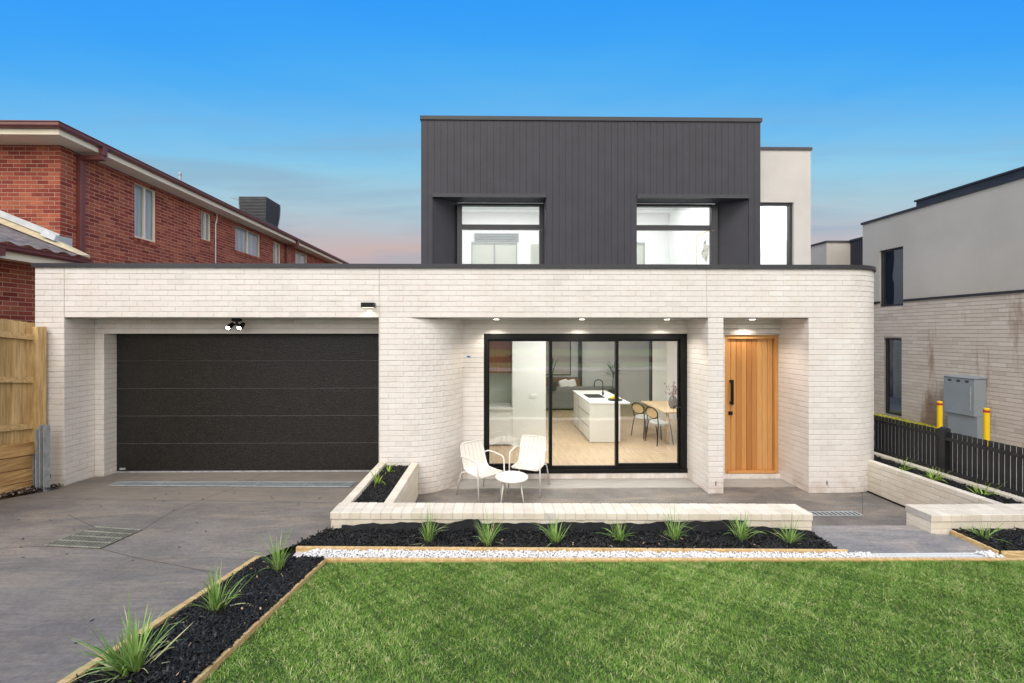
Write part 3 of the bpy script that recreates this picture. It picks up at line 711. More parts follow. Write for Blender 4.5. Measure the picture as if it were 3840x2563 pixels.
grate('drain_grate','rusty rectangular steel pit grate set in the middle of the driveway',[(357.6,1980.5),(527,1992),(378,2059),(168.7,2049)],14,4,M['gratedull'],gd,frame=.014,ww=.010)
grate('drain_grate','long galvanised trench drain across the driveway in front of the garage door',[(437,1811),(1336,1811),(1314,1829),(405,1824)],26,1,M['grate'],gd,segs=5,frame=.012,ww=.012)
g0=lambda x,y:.0
TLx=at(3046,1929,5.7)
grate('drain_grate','short galvanised strip drain in the porch concrete between the two low brick walls',[Vector((2.6,5.72,0)),Vector((5.27,5.72,0)),Vector((5.27,5.6,0)),Vector((2.6,5.6,0))],40,1,M['grate'],g0,ww=.02,dz=.006)
# white plastic channel drain, offset slots
t=thing('channel_drain','white plastic slotted channel drain along the front edge of the path','drain grate')
ya,yb=3.925,4.03; xa=fx(3285,4.0); xb=fx(3672,4.0); q=MB()
zt=.343
q.box(xa,xb,ya,ya+.007,.30,zt); q.box(xa,xb,yb-.007,yb,.30,zt); q.box(xa,xb,(ya+yb)/2-.004,(ya+yb)/2+.004,.30,zt)
nb=26
for k in range(nb+1):
    x=xa+(xb-xa)*k/nb; q.obox((x,(ya+yb)/4+ya/2+.001,.335),(1,-.0,0),(-.5,1,0),.007,.019,.0065); x2=min(xb-.012,x+.028); q.obox((x2,(ya+yb)/4+yb/2-.001,.335),(1,0,0),(-.5,1,0),.007,.019,.0065)
q.build('grate',M['whiteplastic'],t); q=MB(); q.box(xa,xb,ya+.011,yb-.011,.30,.322); q.build('channel',M['void'],t)

# ================================================================== LOW BRICK WALLS
BC=[M['brickcream'],M['mortar']]
def capping(q,x0,x1,y0,y1,z0,z1,along='x',bl=.116,rows=1):
    q.box(x0+.004,x1-.004,y0+.004,y1-.004,z0+.003,z1-.004,1)
    L_=(x1-x0) if along=='x' else (y1-y0); n=max(1,round(L_/bl)); st=L_/n; W_=((y1-y0) if along=='x' else (x1-x0))/rows
    for k in range(n):
        for r_ in range(rows):
            a=k*st+.004; b=(k+1)*st-.004; c_=r_*W_+(.002 if r_ else 0); d=(r_+1)*W_-(.002 if r_<rows-1 else 0)
            j=RNG.normal(0,.0012); tn=float(RNG.random())
            if along=='x': q.box(x0+a,x0+b,y0+c_+j,y0+d+j,z0+.002,z1+j*.6,0,tn,.005)
            else: q.box(x0+c_+j,x0+d+j,y0+a,y0+b,z0+.002,z1+j*.6,0,tn,.005)
ZT=.535; SY0,SY1=4.607,4.885; SWA=-.0204; SXL=-1.85; SXR=3.66
sw=thing('seat_wall','long low cream brick seat wall with a planter box at its left end','low wall')
q=MB(); capping(q,SXL,SXR,SY0,SY1,ZT-.08,ZT,'x',.118,2); q.build('coping',BC,sw)
q=MB(); bricks(q,[(SXL+.01,SY0+.012),(SXR-.01,SY0+.012)],.1,ZT-.08,base=ZT-.08-.086*5); bricks(q,[(SXR-.01,SY0+.012),(SXR-.01,SY1-.01)],.0,ZT-.08,base=ZT-.08-.086*5); bricks(q,[(SXR-.01,SY1-.01),(SXL,SY1-.01)],.0,ZT-.08,base=ZT-.08-.086*5)
bricks(q,[(SXL+.01,SY1),(SXL+.01,SY0+.012)],.1,ZT-.08,base=ZT-.08-.086*5)
q.build('base_course',BC,sw)
pl=MB()
capping(pl,-1.83,-1.715,SY1+.003,YF-.004,ZT-.08,ZT-.002,'y',.235); capping(pl,-1.31,-1.195,SY1+.003,YF-.004,ZT-.08,ZT-.002,'y',.235)
bricks(pl,[(-1.83,YF),(-1.83,SY1)],.0,ZT-.08,base=ZT-.08-.086*6); bricks(pl,[(-1.195,SY1),(-1.195,YF-.006)],0,ZT-.08,base=ZT-.08-.086*6,tonef=lambda p,z:.15+.4*float(RNG.random()))
pl.box(-1.72,-1.714,SY1,YF,.2,ZT-.09,1); pl.box(-1.312,-1.305,SY1,YF,.2,ZT-.09,1)
pl.build('planter_box',BC,sw); rotabout(sw,-1.85,4.607,SWA)
# torn black membrane in front of the seat wall
q=MB(); n=120; top=[];bot=[]
for k in range(n+1):
    x=-1.70+(SXR-.05+1.70)*k/n
    seg=[(-1.7,-.6,.405,.44),(-.6,-.14,.425,.475),(-.14,1.28,.455-.03,.44),(1.28,1.75,.43,.43),(1.75,2.9,.44,.475),(2.9,3.7,.40,.36)]
    z=.43
    for a,b,za,zb in seg:
        if a<=x<=b: z=za+(zb-za)*(x-a)/(b-a)
    z+=.006*math.sin(x*17)+.004*math.sin(x*41); yy=SY0-.012-.016*abs(math.sin(x*3.1))-.008*math.sin(x*11+1)
    top.append((x,yy,z)); bot.append((x,yy-.03,.27))
m_=len(top); q.add(top+bot+[(a,b+.006,c_) for a,b,c_ in top],[(i,i+1,m_+i+1,m_+i) for i in range(n)]+[(i,2*m_+i,2*m_+i+1,i+1) for i in range(n)])
mbo=tag(q.build('waterproof_membrane',M['membrane'],fixn=False,smooth=True),'wrinkled black waterproofing sheet standing against the front of the long seat wall','membrane'); rotabout(mbo,-1.85,4.607,SWA)
# right: second seat wall
sw2=thing('seat_wall','short low cream brick wall right of the path, header bricks on top','low wall')
q=MB(); capping(q,4.965,8.6,4.45,4.74,ZT-.08,ZT,'x',.118,2); q.build('coping',BC,sw2)
q=MB(); b0=ZT-.08-.086*5
bricks(q,[(4.975,4.46),(8.6,4.46)],.2,ZT-.08,base=b0); bricks(q,[(4.975,4.73),(4.975,4.46)],0,ZT-.08,base=b0); bricks(q,[(8.6,4.73),(4.975,4.73)],0,ZT-.08,base=b0)
q.build('base_course',BC,sw2)
# right planter (two parallel walls)
sw3=thing('planter_wall','cream brick planter box running along the black picket fence','planter')
q=MB(); ZP2=.50; capping(q,6.10,6.21,4.745,6.75,ZP2-.076,ZP2,'y',.24); capping(q,6.58,6.69,4.745,7.6,ZP2-.076,ZP2,'y',.24); q.build('coping',BC,sw3)
q=MB(); bricks(q,[(6.10,6.75),(6.10,4.745)],0,ZP2-.076,base=ZP2-.076-.086*5); bricks(q,[(6.69,4.745),(6.69,7.6)],0,ZP2-.076,base=ZP2-.076-.086*5); q.box(6.20,6.208,4.745,6.75,.1,ZP2-.08,1); q.box(6.582,6.588,4.745,7.6,.1,ZP2-.08,1)
q.build('brick_side',BC,sw3); sw3.location.x=.08

# ================================================================== TIMBER EDGING (each board is a thing)
def board(p0,p1,wd,h,m,lbl,drop=.12):
    p0=Vector(p0);p1=Vector(p1); d=p1-p0; n=d.cross(Vector((0,0,1))).normalized(); q=MB()
    c=(p0+p1)/2; q.obox(c-Vector((0,0,drop/2)),d,n,d.length/2,wd/2,drop/2)
    return bevel(tag(q.build('timber_edging',m),lbl,'garden edging','treated pine garden edging boards'),.003)
zE=.375
board((-2.03,4.197,.365),(3.655,4.06,.365),.03,.1,M['timbery'],'pine board between the black mulch bed and the strip of white pebbles')
board((-2.29,3.968,.372),(9.5,3.813,.372),.035,.1,M['timbery'],'very long pine board between the white pebbles and the lawn')
board((-2.285,3.95,.405),(-2.285,1.5,.85),.055,.1,M['timber'],'thick pine board between the driveway and the left mulch bed')
board((-1.63,3.945,.378),(-1.63,1.5,.805),.028,.1,M['timber'],'thin pine board between the left mulch bed and the lawn')
board((5.19,4.44,.37),(5.19,4.03,.36),.03,.1,M['timber'],'short slanting pine board between the path and the right mulch bed')
board((5.21,4.01,.365),(9.5,3.97,.365),.03,.1,M['timbery'],'pine board in front of the right mulch bed')
board((5.19,4.0,.362),(5.42,3.90,.362),.03,.1,M['timber'],'tiny diagonal pine board at the corner by the white channel drain')
# concrete side edge of front bed against the driveway is the driveway itself

# ================================================================== MULCH, PEBBLES
def scatter_chips(name,n,fn,m,ln=(.022,.075),wd=(.006,.019),th=(.002,.007),lbl=None,zoff=(0,.03),tone=None,tilt=.45):
    P=fn(n); k=len(P); yaw=RNG.random(k)*2*PI; L_=RNG.uniform(*ln,k)/2; W_=RNG.uniform(*wd,k)/2; T=RNG.uniform(*th,k)/2
    pit=RNG.normal(0,tilt,k); rol=RNG.normal(0,tilt,k)
    c,s=np.cos(yaw),np.sin(yaw)
    a=np.stack([c*np.cos(pit),s*np.cos(pit),np.sin(pit)],1)
    b=np.stack([-s,c,np.zeros(k)],1); b=b*np.cos(rol)[:,None]+np.array([0,0,1])*np.sin(rol)[:,None]
    nn=np.cross(a,b); nn/=np.linalg.norm(nn,axis=1)[:,None]
    z=P[:,2]+RNG.uniform(*zoff,k); C=np.stack([P[:,0],P[:,1],z],1)
    v=[]
    for kk in(-1,1):
        for i,j in((-1,-1),(1,-.7),(.85,1),(-1,.8)):
            v.append(C+a*(i*L_)[:,None]+b*(j*W_)[:,None]+nn*(kk*T)[:,None])
    V=np.stack(v,1).reshape(-1,3); base=(np.arange(k)*8)[:,None]
    fq=np.array([(0,3,2,1),(4,5,6,7),(0,1,5,4),(1,2,6,5),(2,3,7,6),(3,0,4,7)])
    Fq=(base[:,None,:]+fq[None]).reshape(-1,4); t=np.repeat(RNG.random(k) if tone is None else tone(k),6)
    return npmesh(name,V,Fq,m,None,t)
def rect(x0,x1,y0,y1,g):
    def f(n):
        x=RNG.uniform(x0,x1,n);y=RNG.uniform(y0,y1,n); return np.stack([x,y,[g(a,b) for a,b in zip(x,y)]],1)
    return f
def bed(name,x0,x1,y0,y1,g,n,edges=None,lbl=None,bn=10,flt=None):
    o=sheet(name,x0,x1,y0,y1,lambda x,y:g(x,y)+.006*math.sin(x*23+y*17)+.004*math.sin(x*51-y*39),M['mulchbase'],60,16,kind='stuff',edges=edges)
    f=rect(x0,x1,y0,y1,g)
    if edges:
        f0=f
        def f(n_):
            P=f0(n_); k=[edges(y)[0]<x<edges(y)[1] and L1(x)+.02<y<4.607-.0204*(x+1.85)-.012 if flt is None else True for x,y,z in P]; return P[k]
    ch=scatter_chips('mulch_chips',n,f,M['mulch']); ch.parent=o
    tag(o,lbl,'mulch')
    return f
def L1(x): return 4.197-(x+2.03)*.0241
def L2(x): return 3.968-(x+2.29)*.01315
gm=lambda x,y:(.335-.01*(4.5-y)+max(0,(x-2.6))*-.02) if y>L1(x)+.012 else .30
fb=bed('mulch_bed',-2.3,3.63,4.07,4.62,gm,15000,edges=lambda y:(max(-2.3,-1.87-(4.6-y)*.60),3.64),lbl='long bed of shredded black mulch in front of the seat wall')
ge=lambda x,y:gy(y)-.012
fl=bed('mulch_bed',-2.26,-1.645,1.5,3.95,ge,15000,lbl='narrow bed of shredded black mulch between driveway and lawn')
fp=bed('mulch_bed',-1.713,-1.312,4.89,6.39,flat(.455),4500,lbl='black mulch inside the left brick planter'); rotabout(COL.objects[-1].parent or COL.objects[-1],-1.85,4.607,SWA)
fr=bed('mulch_bed',6.285,6.66,4.82,7.5,flat(.435),5500,lbl='black mulch inside the brick planter beside the picket fence')
ff=bed('mulch_bed',5.21,9.4,4.03,4.45,lambda x,y:.345,9000,lbl='black mulch bed in front of the short right wall')
gq=lambda x,y:gd(x,y)+.005
def edl(y): return (-7.3,dedge(y)[0]+.0)
sheet('stony_soil',-7.3,-6.6,5.0,6.39,lambda x,y:gy(y)+.03,M['mulchbase'],6,20,edges=edl,kind='stuff')
tag(scatter_chips('mulch_chips',900,lambda n:np.array([p for p in rect(-7.3,-6.55,5.3,6.38,lambda x,y:gy(y)+.03)(n) if p[0]<edl(p[1])[1]-.0]),M['mulch']),'black mulch and brown stones in the corner beside the timber fence','mulch',kind='stuff')
def ico():
    t=(1+5**.5)/2; v=np.array([(-1,t,0),(1,t,0),(-1,-t,0),(1,-t,0),(0,-1,t),(0,1,t),(0,-1,-t),(0,1,-t),(t,0,-1),(t,0,1),(-t,0,-1),(-t,0,1)],float); v/=np.linalg.norm(v[0])
    f=[(0,11,5),(0,5,1),(0,1,7),(0,7,10),(0,10,11),(1,5,9),(5,11,4),(11,10,2),(10,7,6),(7,1,8),(3,9,4),(3,4,2),(3,2,6),(3,6,8),(3,8,9),(4,9,5),(2,4,11),(6,2,10),(8,6,7),(9,8,1)]
    V=[tuple(x) for x in v];Fc=[];mid={}
    def m_(a,b):
        k=(min(a,b),max(a,b))
        if k not in mid: w=(np.array(V[a])+np.array(V[b])); V.append(tuple(w/np.linalg.norm(w))); mid[k]=len(V)-1
        return mid[k]
    for a,b,c in f:
        x,y,z=m_(a,b),m_(b,c),m_(c,a); Fc+=[(a,x,z),(b,y,x),(c,z,y),(x,y,z)]
    return np.array(V),np.array(Fc)
IV,IF=ico()
def stones(name,P,r,m,lbl,cat,kind='stuff'):
    k=len(P); R=RNG.uniform(*r,k); sc=RNG.uniform(.65,1.1,(k,3)); sc[:,2]*=.8; yaw=RNG.random(k)*2*PI
    V=IV[None]*sc[:,None]*R[:,None,None]; c,s=np.cos(yaw)[:,None],np.sin(yaw)[:,None]
    X=V[...,0]*c-V[...,1]*s; Y=V[...,0]*s+V[...,1]*c; V=np.stack([X,Y,V[...,2]],2)+P[:,None]
    Fq=(np.arange(k)*len(IV))[:,None,None]+IF[None]
    o=npmesh(name,V.reshape(-1,3),Fq.reshape(-1,3),m,None,np.repeat(RNG.random(k),len(IF)),smooth=True)
    return tag(o,lbl,cat,kind=kind)
Pp=[]
for x in np.arange(-2.0,5.14,.0155):
    for y in np.arange(3.87,4.19,.0155):
        if y<L2(x)+.024: continue
        if y>(L1(x)-.020 if x<3.66 else (4.045 if x<5.17 else 3.98)): continue
        if xa-.01<x<xb+.01: continue
        if x<-1.99+(y-3.98)*.7: continue
        Pp.append((x+RNG.normal(0,.005),y+RNG.normal(0,.004),.338+RNG.uniform(-.006,.014)))
stones('white_pebbles',np.array(Pp),(.0085,.0135),M['pebble'],'strip of white pebbles between two pine boards along the lawn','pebbles')
sheet('pebble_soil',-2.02,9.4,3.83,4.19,flat(.322),M['mortar'],4,2)
Ps=np.array([p for p in rect(-7.2,-6.5,5.5,6.36,lambda x,y:gy(y)+.045)(420) if p[0]<edl(p[1])[1]+.0 and p[0]>-7.15])
stones('brown_pebbles',Ps,(.008,.02),M['stone'],'scatter of brown pebbles at the foot of the steel post','pebbles')
# stray chips and pale bits
for nm,fn,n in(('pale_chips',fl,40),('pale_chips',fb,22)):
    o=scatter_chips(nm,n,fn,M['chip'],(.015,.05),(.006,.018),(.003,.008),zoff=(.02,.034)); tag(o,'a few pale wood chips lying on the '+('left' if fn is fl else 'front')+' mulch bed','wood chips',kind='stuff')

tag(scatter_chips('debris',46,lambda n:np.array([p for p in rect(-6.0,-2.4,2.4,6.8,gd)(n)]),M['mulch'],(.012,.04),(.004,.01),(.002,.004),zoff=(.003,.005),tilt=.05),'a few dark chips and leaves scattered on the driveway','debris',kind='stuff')
tag(scatter_chips('debris',26,lambda n:rect(-1.0,5.6,5.0,6.6,flat(0))(n),M['chip'],(.006,.018),(.004,.008),(.001,.002),zoff=(.002,.003),tilt=.05),'tiny pale crumbs scattered on the porch concrete','debris',kind='stuff')
# ================================================================== GRASS
def lawn():
    n=540000; x=RNG.uniform(-1.62,7.2,n); y=1.55+(3.955-1.55)*RNG.random(n)**.9
    k=(x<1.3*y+1.0)&(y<3.968-(x+2.29)*.01315-.017+RNG.random(n)**3*.02); x,y=x[k],y[k]; n=len(x)
    z=np.interp(y,[-3,0,2.17,4.0,4.6],[1.08,1.0,.69,.37,.335])-.045
    def nz(f,p): return np.sin(x*f+p)*np.sin(y*f*1.13+p*2)+.5*np.sin(x*f*2.3+y*f*1.7+p)
    patch=.55*nz(3.1,1)+.6*nz(9.7,2)+.8*nz(23,4)+.8*nz(51,5)
    h=RNG.uniform(.009,.021,n)*(1+.26*patch); h=np.clip(h,.008,.042); w=RNG.uniform(.0011,.0023,n)
    yaw=RNG.random(n)*2*PI; lean=RNG.normal(0,.8,(n,2))*h[:,None]+np.stack([.003*np.sin(y*9+x*7),.003*np.cos(x*11)],1)
    d=np.stack([np.cos(yaw),np.sin(yaw)],1)*w[:,None]
    A=np.stack([x-d[:,0],y-d[:,1],z],1);B=np.stack([x+d[:,0],y+d[:,1],z],1)
    m1=np.stack([x+lean[:,0]*.35,y+lean[:,1]*.35,z+h*.6],1); dd=np.stack([d[:,0],d[:,1],0*z],1)*.8
    T=np.stack([x+lean[:,0],y+lean[:,1],z+h],1)
    V=np.stack([A,B,m1+dd,m1-dd,T],1).reshape(-1,3); b=(np.arange(n)*5)[:,None]
    F1=b+np.array([[0,1,2]]);F2=b+np.array([[0,2,3]]);F3=b+np.array([[3,2,4]])
    Fc=np.stack([F1,F2,F3],1).reshape(-1,3)
    t=np.clip(.42+.12*patch+RNG.normal(0,.19,n),0,.85); dry=RNG.random(n)<(.05+.07*np.clip(patch,0,3)); t[dry]=1
    o=npmesh('lawn_grass',V,Fc,M['grass'],None,np.repeat(t,3))
    tag(o,'short bright green mown lawn filling the foreground','grass',kind='stuff')
lawn()
def tuft(px,py,g,h,n,lbl,m='tuft',spread=.5,grp='grass tufts planted in the mulch',w=.0035,name='grass_tuft',droop=.5,up=1.0,seed=0,pos=None):
    b=Vector(pos) if pos else on(px,py,g)
    rr=np.random.default_rng(int(px*7+py+seed)); q=MB(); ln_=Vector((rr.normal(0,.16),rr.normal(0,.1),0)); lo_=rr.uniform(.35,.6)
    for k in range(n):
        a=rr.random()*2*PI; r0=rr.random()**.7*.035; base=b+Vector((math.cos(a)*r0,math.sin(a)*r0,-.01))
        L_=h*(rr.uniform(lo_,1.0) if rr.random()<.85 else rr.uniform(1.0,1.32)); sp=abs(rr.normal(0,.35))*spread+.08; a2=a+rr.normal(0,.5); dr=rr.random()**2*droop*1.6
        dead=rr.random()<.09; L_*=(.7 if dead else 1); sp+=(.9 if dead else 0); out=(Vector((math.cos(a2),math.sin(a2),0))+ln_*2)
        out.normalize(); base=base+ln_*.02; side=Vector((-out.y,out.x,0))
        pts=[];ns=6
        th=min(1.2,sp)
        p=base.copy()
        for i in range(ns+1):
            t=i/ns; wd=w*(1-t**2.2)*(.6+1.2*min(t*3,1)*.5)+.0003
            pts.append((p.copy(),wd)); ang=th+dr*t*2.2; ang=min(ang,2.5)
            p=p+(out*math.sin(ang)+Vector((0,0,math.cos(ang)*up)))*(L_/ns)
        vs=[];fs=[]
        tw=rr.normal(0,.6); sd=(side*math.cos(tw)+Vector((0,0,1))*math.sin(tw)*.6).normalized()
        for p_,wd in pts: vs+= [p_-sd*wd,p_+sd*wd]
        for i in range(ns): fs.append((2*i,2*i+1,2*i+3,2*i+2))
        q.add(vs,fs,0,1.0 if dead else float(np.clip(rr.normal(.5,.22),0,.95)))
    return tag(q.build(name,M[m],fixn=False),lbl,'grass tuft' if m=='tuft' else 'plant',grp)
tuft(500,2535,ge,.36,120,'largest grass tuft, nearest to the camera in the left mulch bed',spread=.75,w=.0048)
tuft(810,2300,ge,.36,75,'sprawling grass tuft in the middle of the left mulch bed',spread=.75,w=.0042)
tuft(1043,2147,ge,.33,60,'upright narrow grass tuft at the far end of the left mulch bed',spread=.45,w=.004,droop=.4)
mid=[(1607,2036,.30,'leftmost of the seven grass tufts in the long front bed, tall and narrow',.45),(1829,2050,.27,'second grass tuft from the left in the long front bed',.6),(2084,2040,.23,'third grass tuft from the left in the long front bed, with spiky fan of leaves',.7),(2326,2032,.20,'middle one of the seven grass tufts in the long front bed, low and round',.8),(2529,2030,.26,'third grass tuft from the right end of the long front bed',.6),(2779,2030,.25,'second grass tuft from the right end of the long front bed, bushy',.7),(2962,2042,.21,'rightmost of the seven grass tufts, low and loose by the path',.8)]
for a,b,h,l,sp in mid: tuft(a,b,gm,h*1.28,75,l,spread=sp,w=.0034)
tuft(1415,1821,flat(.455),.24,26,'near lime green strappy plant in the left brick planter','limetuft',.9,'lime plants in the left brick planter',.005,'strappy_plant',droop=.9)
tuft(1455,1778,flat(.455),.28,20,'far strappy plant against the wall in the left brick planter','limetuft',.8,'lime plants in the left brick planter',.005,'strappy_plant',droop=.8)
tuft(3390,1768,flat(.44),.32,18,'sparse lime strappy plant nearest the house in the planter by the picket fence','limetuft',.8,'lime plants in the right brick planter',.006,'strappy_plant',droop=.8)
tuft(3498,1806,flat(.44),.27,36,'dense bright lime plant in the middle of the planter by the picket fence','limetuft',1.0,'lime plants in the right brick planter',.006,'strappy_plant',droop=.9)
tuft(3683,1862,flat(.44),.28,20,'drooping lime plant at the near end of the planter by the picket fence','limetuft',.9,'lime plants in the right brick planter',.006,'strappy_plant',droop=.9)
tuft(3690,2025,flat(.345),.27,40,'yellowish grass tuft in the right mulch bed beside the path',spread=1.0,w=.004)
tuft(80,1830,lambda x,y:gy(y)+.03,.30,60,'wispy grass tuft growing at the foot of the timber fence',spread=.85,w=.003)
# ================================================================== PORCH FURNITURE
def shell_pts(w):
    # side profile of seat + back (y forward = -, z)
    return [(-.24,.425),(-.15,.415),(-.05,.405),(.06,.40),(.13,.415),(.175,.455),(.205,.52),(.235,.60),(.265,.68),(.29,.76),(.30,.80)]
def make_chair(lbl):
    t=thing('garden_chair',lbl,'chair',(0,0,0),0,'white metal garden chairs on the porch')
    prof=shell_pts(0); n=6
    def width(i): 
        u=i/(len(prof)-1); return .225 if u<.75 else .225-.02*(u-.75)*4
    seat=MB(); back=MB()
    for s_ in range(n):
        for part,rng in((seat,range(0,5)),(back,range(5,len(prof)-1))):
            vs=[];fs=[];idx=list(rng)+[rng[-1]+1]
            for i in idx:
                W_=width(i); y,z=prof[i]
                if i==len(prof)-1 and s_ in(0,n-1): z-=.0
                a=-W_+2*W_*s_/n+.0028; b=-W_+2*W_*(s_+1)/n-.0028
                cz=.010*((2*((a+b)/2)/(2*W_))**2)
                for dz in(0,-.007):
                    ny=0.0
                    # offset along the profile normal
                    j0=max(i-1,0);j1=min(i+1,len(prof)-1); dy=prof[j1][0]-prof[j0][0];dzz=prof[j1][1]-prof[j0][1]; l=math.hypot(dy,dzz)
                    oy,oz=(-dzz/l*(-dz),dy/l*(dz))
                    aa,bb=a,b
                    zz=z+oz
                    if i>=len(prof)-1:
                        if s_==0: pass
                    vs+= [(aa,y+oy*-1,zz+cz),(bb,y+oy*-1,zz+cz)]
            m_=len(idx)
            for k in range(m_-1):
                o=4*k; fs+= [(o,o+1,o+5,o+4),(o+2,o+6,o+7,o+3),(o,o+4,o+6,o+2),(o+1,o+3,o+7,o+5)]
            fs+= [(0,2,3,1),(4*(m_-1),4*(m_-1)+1,4*(m_-1)+3,4*(m_-1)+2)]
            part.add(vs,fs)
    so=seat.build('seat',M['offwhite'],t,smooth=False); bo=back.build('backrest',M['offwhite'],t)
    # rim tube with rounded upper corners
    q=MB(); top=prof[-1]
    W_=.222
    def side(sx): return [(sx*W_,prof[i][0]+.004,prof[i][1]-.003) for i in range(4,len(prof)-2)]
    rimp=side(-1)+[(-W_+.004,.288,.765),(-W_+.022,.297,.797),(-W_+.055,.302,.812),(0,.303,.815),(W_-.055,.302,.812),(W_-.022,.297,.797),(W_-.004,.288,.765)]+list(reversed(side(1)))
    q.tube(rimp,.009,8); q.build('back_rim',M['offwhite'],bo,smooth=True)
    q=MB(); q.tube([(-.225,.13,.402),(-.226,-.2,.408),(-.20,-.243,.412),(.20,-.243,.412),(.226,-.2,.408),(.225,.13,.402),(.2,.17,.43),(-.2,.17,.43),(-.225,.13,.402)],.009,8); q.build('seat_frame',M['offwhite'],t,smooth=True)
    for sx in(-1,1):
        q=MB(); q.tube([(sx*.235,-.16,.41),(sx*.262,-.205,.34),(sx*.272,-.23,.0)] if False else [(sx*.262,-.262,.0),(sx*.256,-.235,.38),(sx*.256,-.228,.56),(sx*.257,-.218,.61),(sx*.262,-.185,.638),(sx*.268,.02,.652),(sx*.27,.17,.645),(sx*.262,.23,.628),(sx*.222,.245,.612)],.0115,10); q.build('arm_and_front_leg',M['offwhite'],t,smooth=True)
        q=MB(); q.tube([(sx*.27,.335,0),(sx*.25,.25,.31),(sx*.24,.215,.38),(sx*.22,.15,.40)],.0115,10); q.build('rear_leg',M['offwhite'],t,smooth=True)
    return t
c1=make_chair('white slatted metal armchair left of the round table, back to the curved wall')
c2=copy_tree(c1); c2['label']='white slatted metal armchair right of the round table, backed against the sliding door'
def foot(px,py): return on(px,py,flat(0))
# chair 1 rotation: front points to the lower right
c1.location=(-.14,6.33,0); c1.rotation_euler=(0,0,math.radians(38)); c1.scale=(1.0,1.0,1.0)
c2.location=(.62,6.62,0); c2.rotation_euler=(0,0,math.radians(-22))
t=thing('side_table','small round white metal table between the two garden chairs','table')
tc_=Vector((fx(1919,6.08),6.08,0)); q=MB(); q.lathe(tc_+Vector((0,0,.405)),[(.243,-.012),(.249,-.006),(.249,.004),(.244,.009),(.235,.0065),(.0,.006)],56); q.build('table_top',M['offwhite'],t,smooth=False)
for k in range(4):
    a=PI/4+k*PI/2; q=MB(); q.tube([tc_+Vector((math.cos(a)*.255,math.sin(a)*.23,0)),tc_+Vector((math.cos(a)*.17,math.sin(a)*.155,.397))],.0115,10); q.build('leg',M['offwhite'],t,smooth=True)
t.rotation_euler=(0,0,0)

# ================================================================== INTERIOR FURNITURE
t=thing('kitchen_island','white kitchen island with drawers, dark sink and overhanging stone top','kitchen island')
q=MB(); q.box(2.25,2.95,9.12,10.9,.12,.965); q.box(2.25,2.95,9.1,9.12,.1,.965); bevel(q.build('cabinet',M['white'],t),.003)
q=MB(); q.box(2.25,3.17,9.09,11.05,.966,1.005); bevel(q.build('stone_top',M['stonetop'],t),.003)
q=MB()
for z in(.42,.70): q.box(2.244,2.249,9.2,10.3,z,z+.02)
q.box(2.244,2.249,10.3,10.31,.12,.96); q.build('drawer_gap',M['cabinet'],t)
a,b=at(2170,1471,10.0),at(2260,1487,10)
q=MB(); q.box(2.38,2.80,9.75,10.35,1.0052,1.008); q.build('sink',M['void'],t)
t=thing('tap','black gooseneck kitchen tap on the white island','tap'); q=MB(); x=2.83; y=10.1
q.tube([(x,y,1.006),(x,y,1.30)]+[(x-.11+.11*math.cos(a_),y,1.30+.11*math.sin(a_)) for a_ in [PI*k/10 for k in range(1,11)]]+[(x-.22,y,1.22)],.013,8); q.tube([(x,y,1.03),(x,y,1.10)],.024,10); q.build('spout',M['black'],t,smooth=True)
t=thing('fruit_bowl','shallow dark bowl of lemons on the kitchen island','bowl'); cx_,cy_=2.92,9.4
q=MB(); q.lathe((cx_,cy_,1.006),[(.09,0),(.17,.02),(.175,.028),(.10,.014)],24); q.build('bowl',M['vase'],t)
for dx,dy in((-.07,0),(.06,.02),(0,-.05),(0,.06)):
    q=MB(); q.lathe((cx_+dx,cy_+dy,1.02),[(.002,0),(.03,.006),(.047,.035),(.04,.065),(.015,.085),(.004,.092)],14); q.build('lemon',M['lemon'],t,smooth=True)
t=thing('dining_table','pale timber dining table behind the right pane of the sliding door','table')
q=MB(); q.box(3.87,5.1,8.85,10.3,.80,.835); bevel(q.build('table_top',M['ash'],t),.006)
for x,y in((3.97,8.95),(3.97,10.15),(4.95,8.95),(4.95,10.15)):
    q=MB(); q.tube([(x,y,.092),(x,y,.80)],.032,14); q.build('leg',M['ash'],t,smooth=True)
def dining(lbl):
    t=thing('dining_chair',lbl,'chair',(0,0,0),0,'black dining chairs with cane backs')
    q=MB(); q.lathe((0,0,.44),[(.20,0),(.225,.015),(.225,.04),(.19,.06),(.0,.062)],24); q.build('seat',M['cushion'],t,smooth=True)
    q=MB(); q.tube([(0.2*math.cos(a_),.22+.02*math.sin(a_),.70+.125*math.sin(a_)) for a_ in [2*PI*k/28 for k in range(29)]],.013,8); q.build('back_ring',M['black'],t,smooth=True)
    q=MB(); q.prism([(0.19*math.cos(2*PI*k/24),.70+.115*math.sin(2*PI*k/24)) for k in range(24)],'y',.216,.222); q.build('cane_panel',M['cane'],t)
    for sx in(-1,1):
        q=MB(); q.tube([(sx*.16,-.15,.44),(sx*.2,-.2,.0)],.012,8); q.build('leg',M['black'],t,smooth=True)
        q=MB(); q.tube([(sx*.19,.22,.74),(sx*.17,.18,.46),(sx*.21,.24,0)],.012,8); q.build('leg',M['black'],t,smooth=True)
    return t
d1=dining('near black dining chair with a cane back at the pale timber table'); d2=copy_tree(d1); d2['label']='far black dining chair with a cane back, partly hidden by the near one'
d1.location=(3.84,9.06,.092); d1.rotation_euler=(0,0,math.radians(106)); d2.location=(3.72,9.62,.092); d2.rotation_euler=(0,0,math.radians(112))
t=thing('flower_vase','ribbed dark vase with dried branches on the dining table','vase')
vx,vy=4.25,9.3; q=MB(); q.lathe((vx,vy,.836),[(.06,0),(.095,.06),(.10,.15),(.08,.24),(.06,.27),(.055,.26)],20); q.build('vase',M['vase'],t,smooth=True)
q=MB(); rr=np.random.default_rng(4)
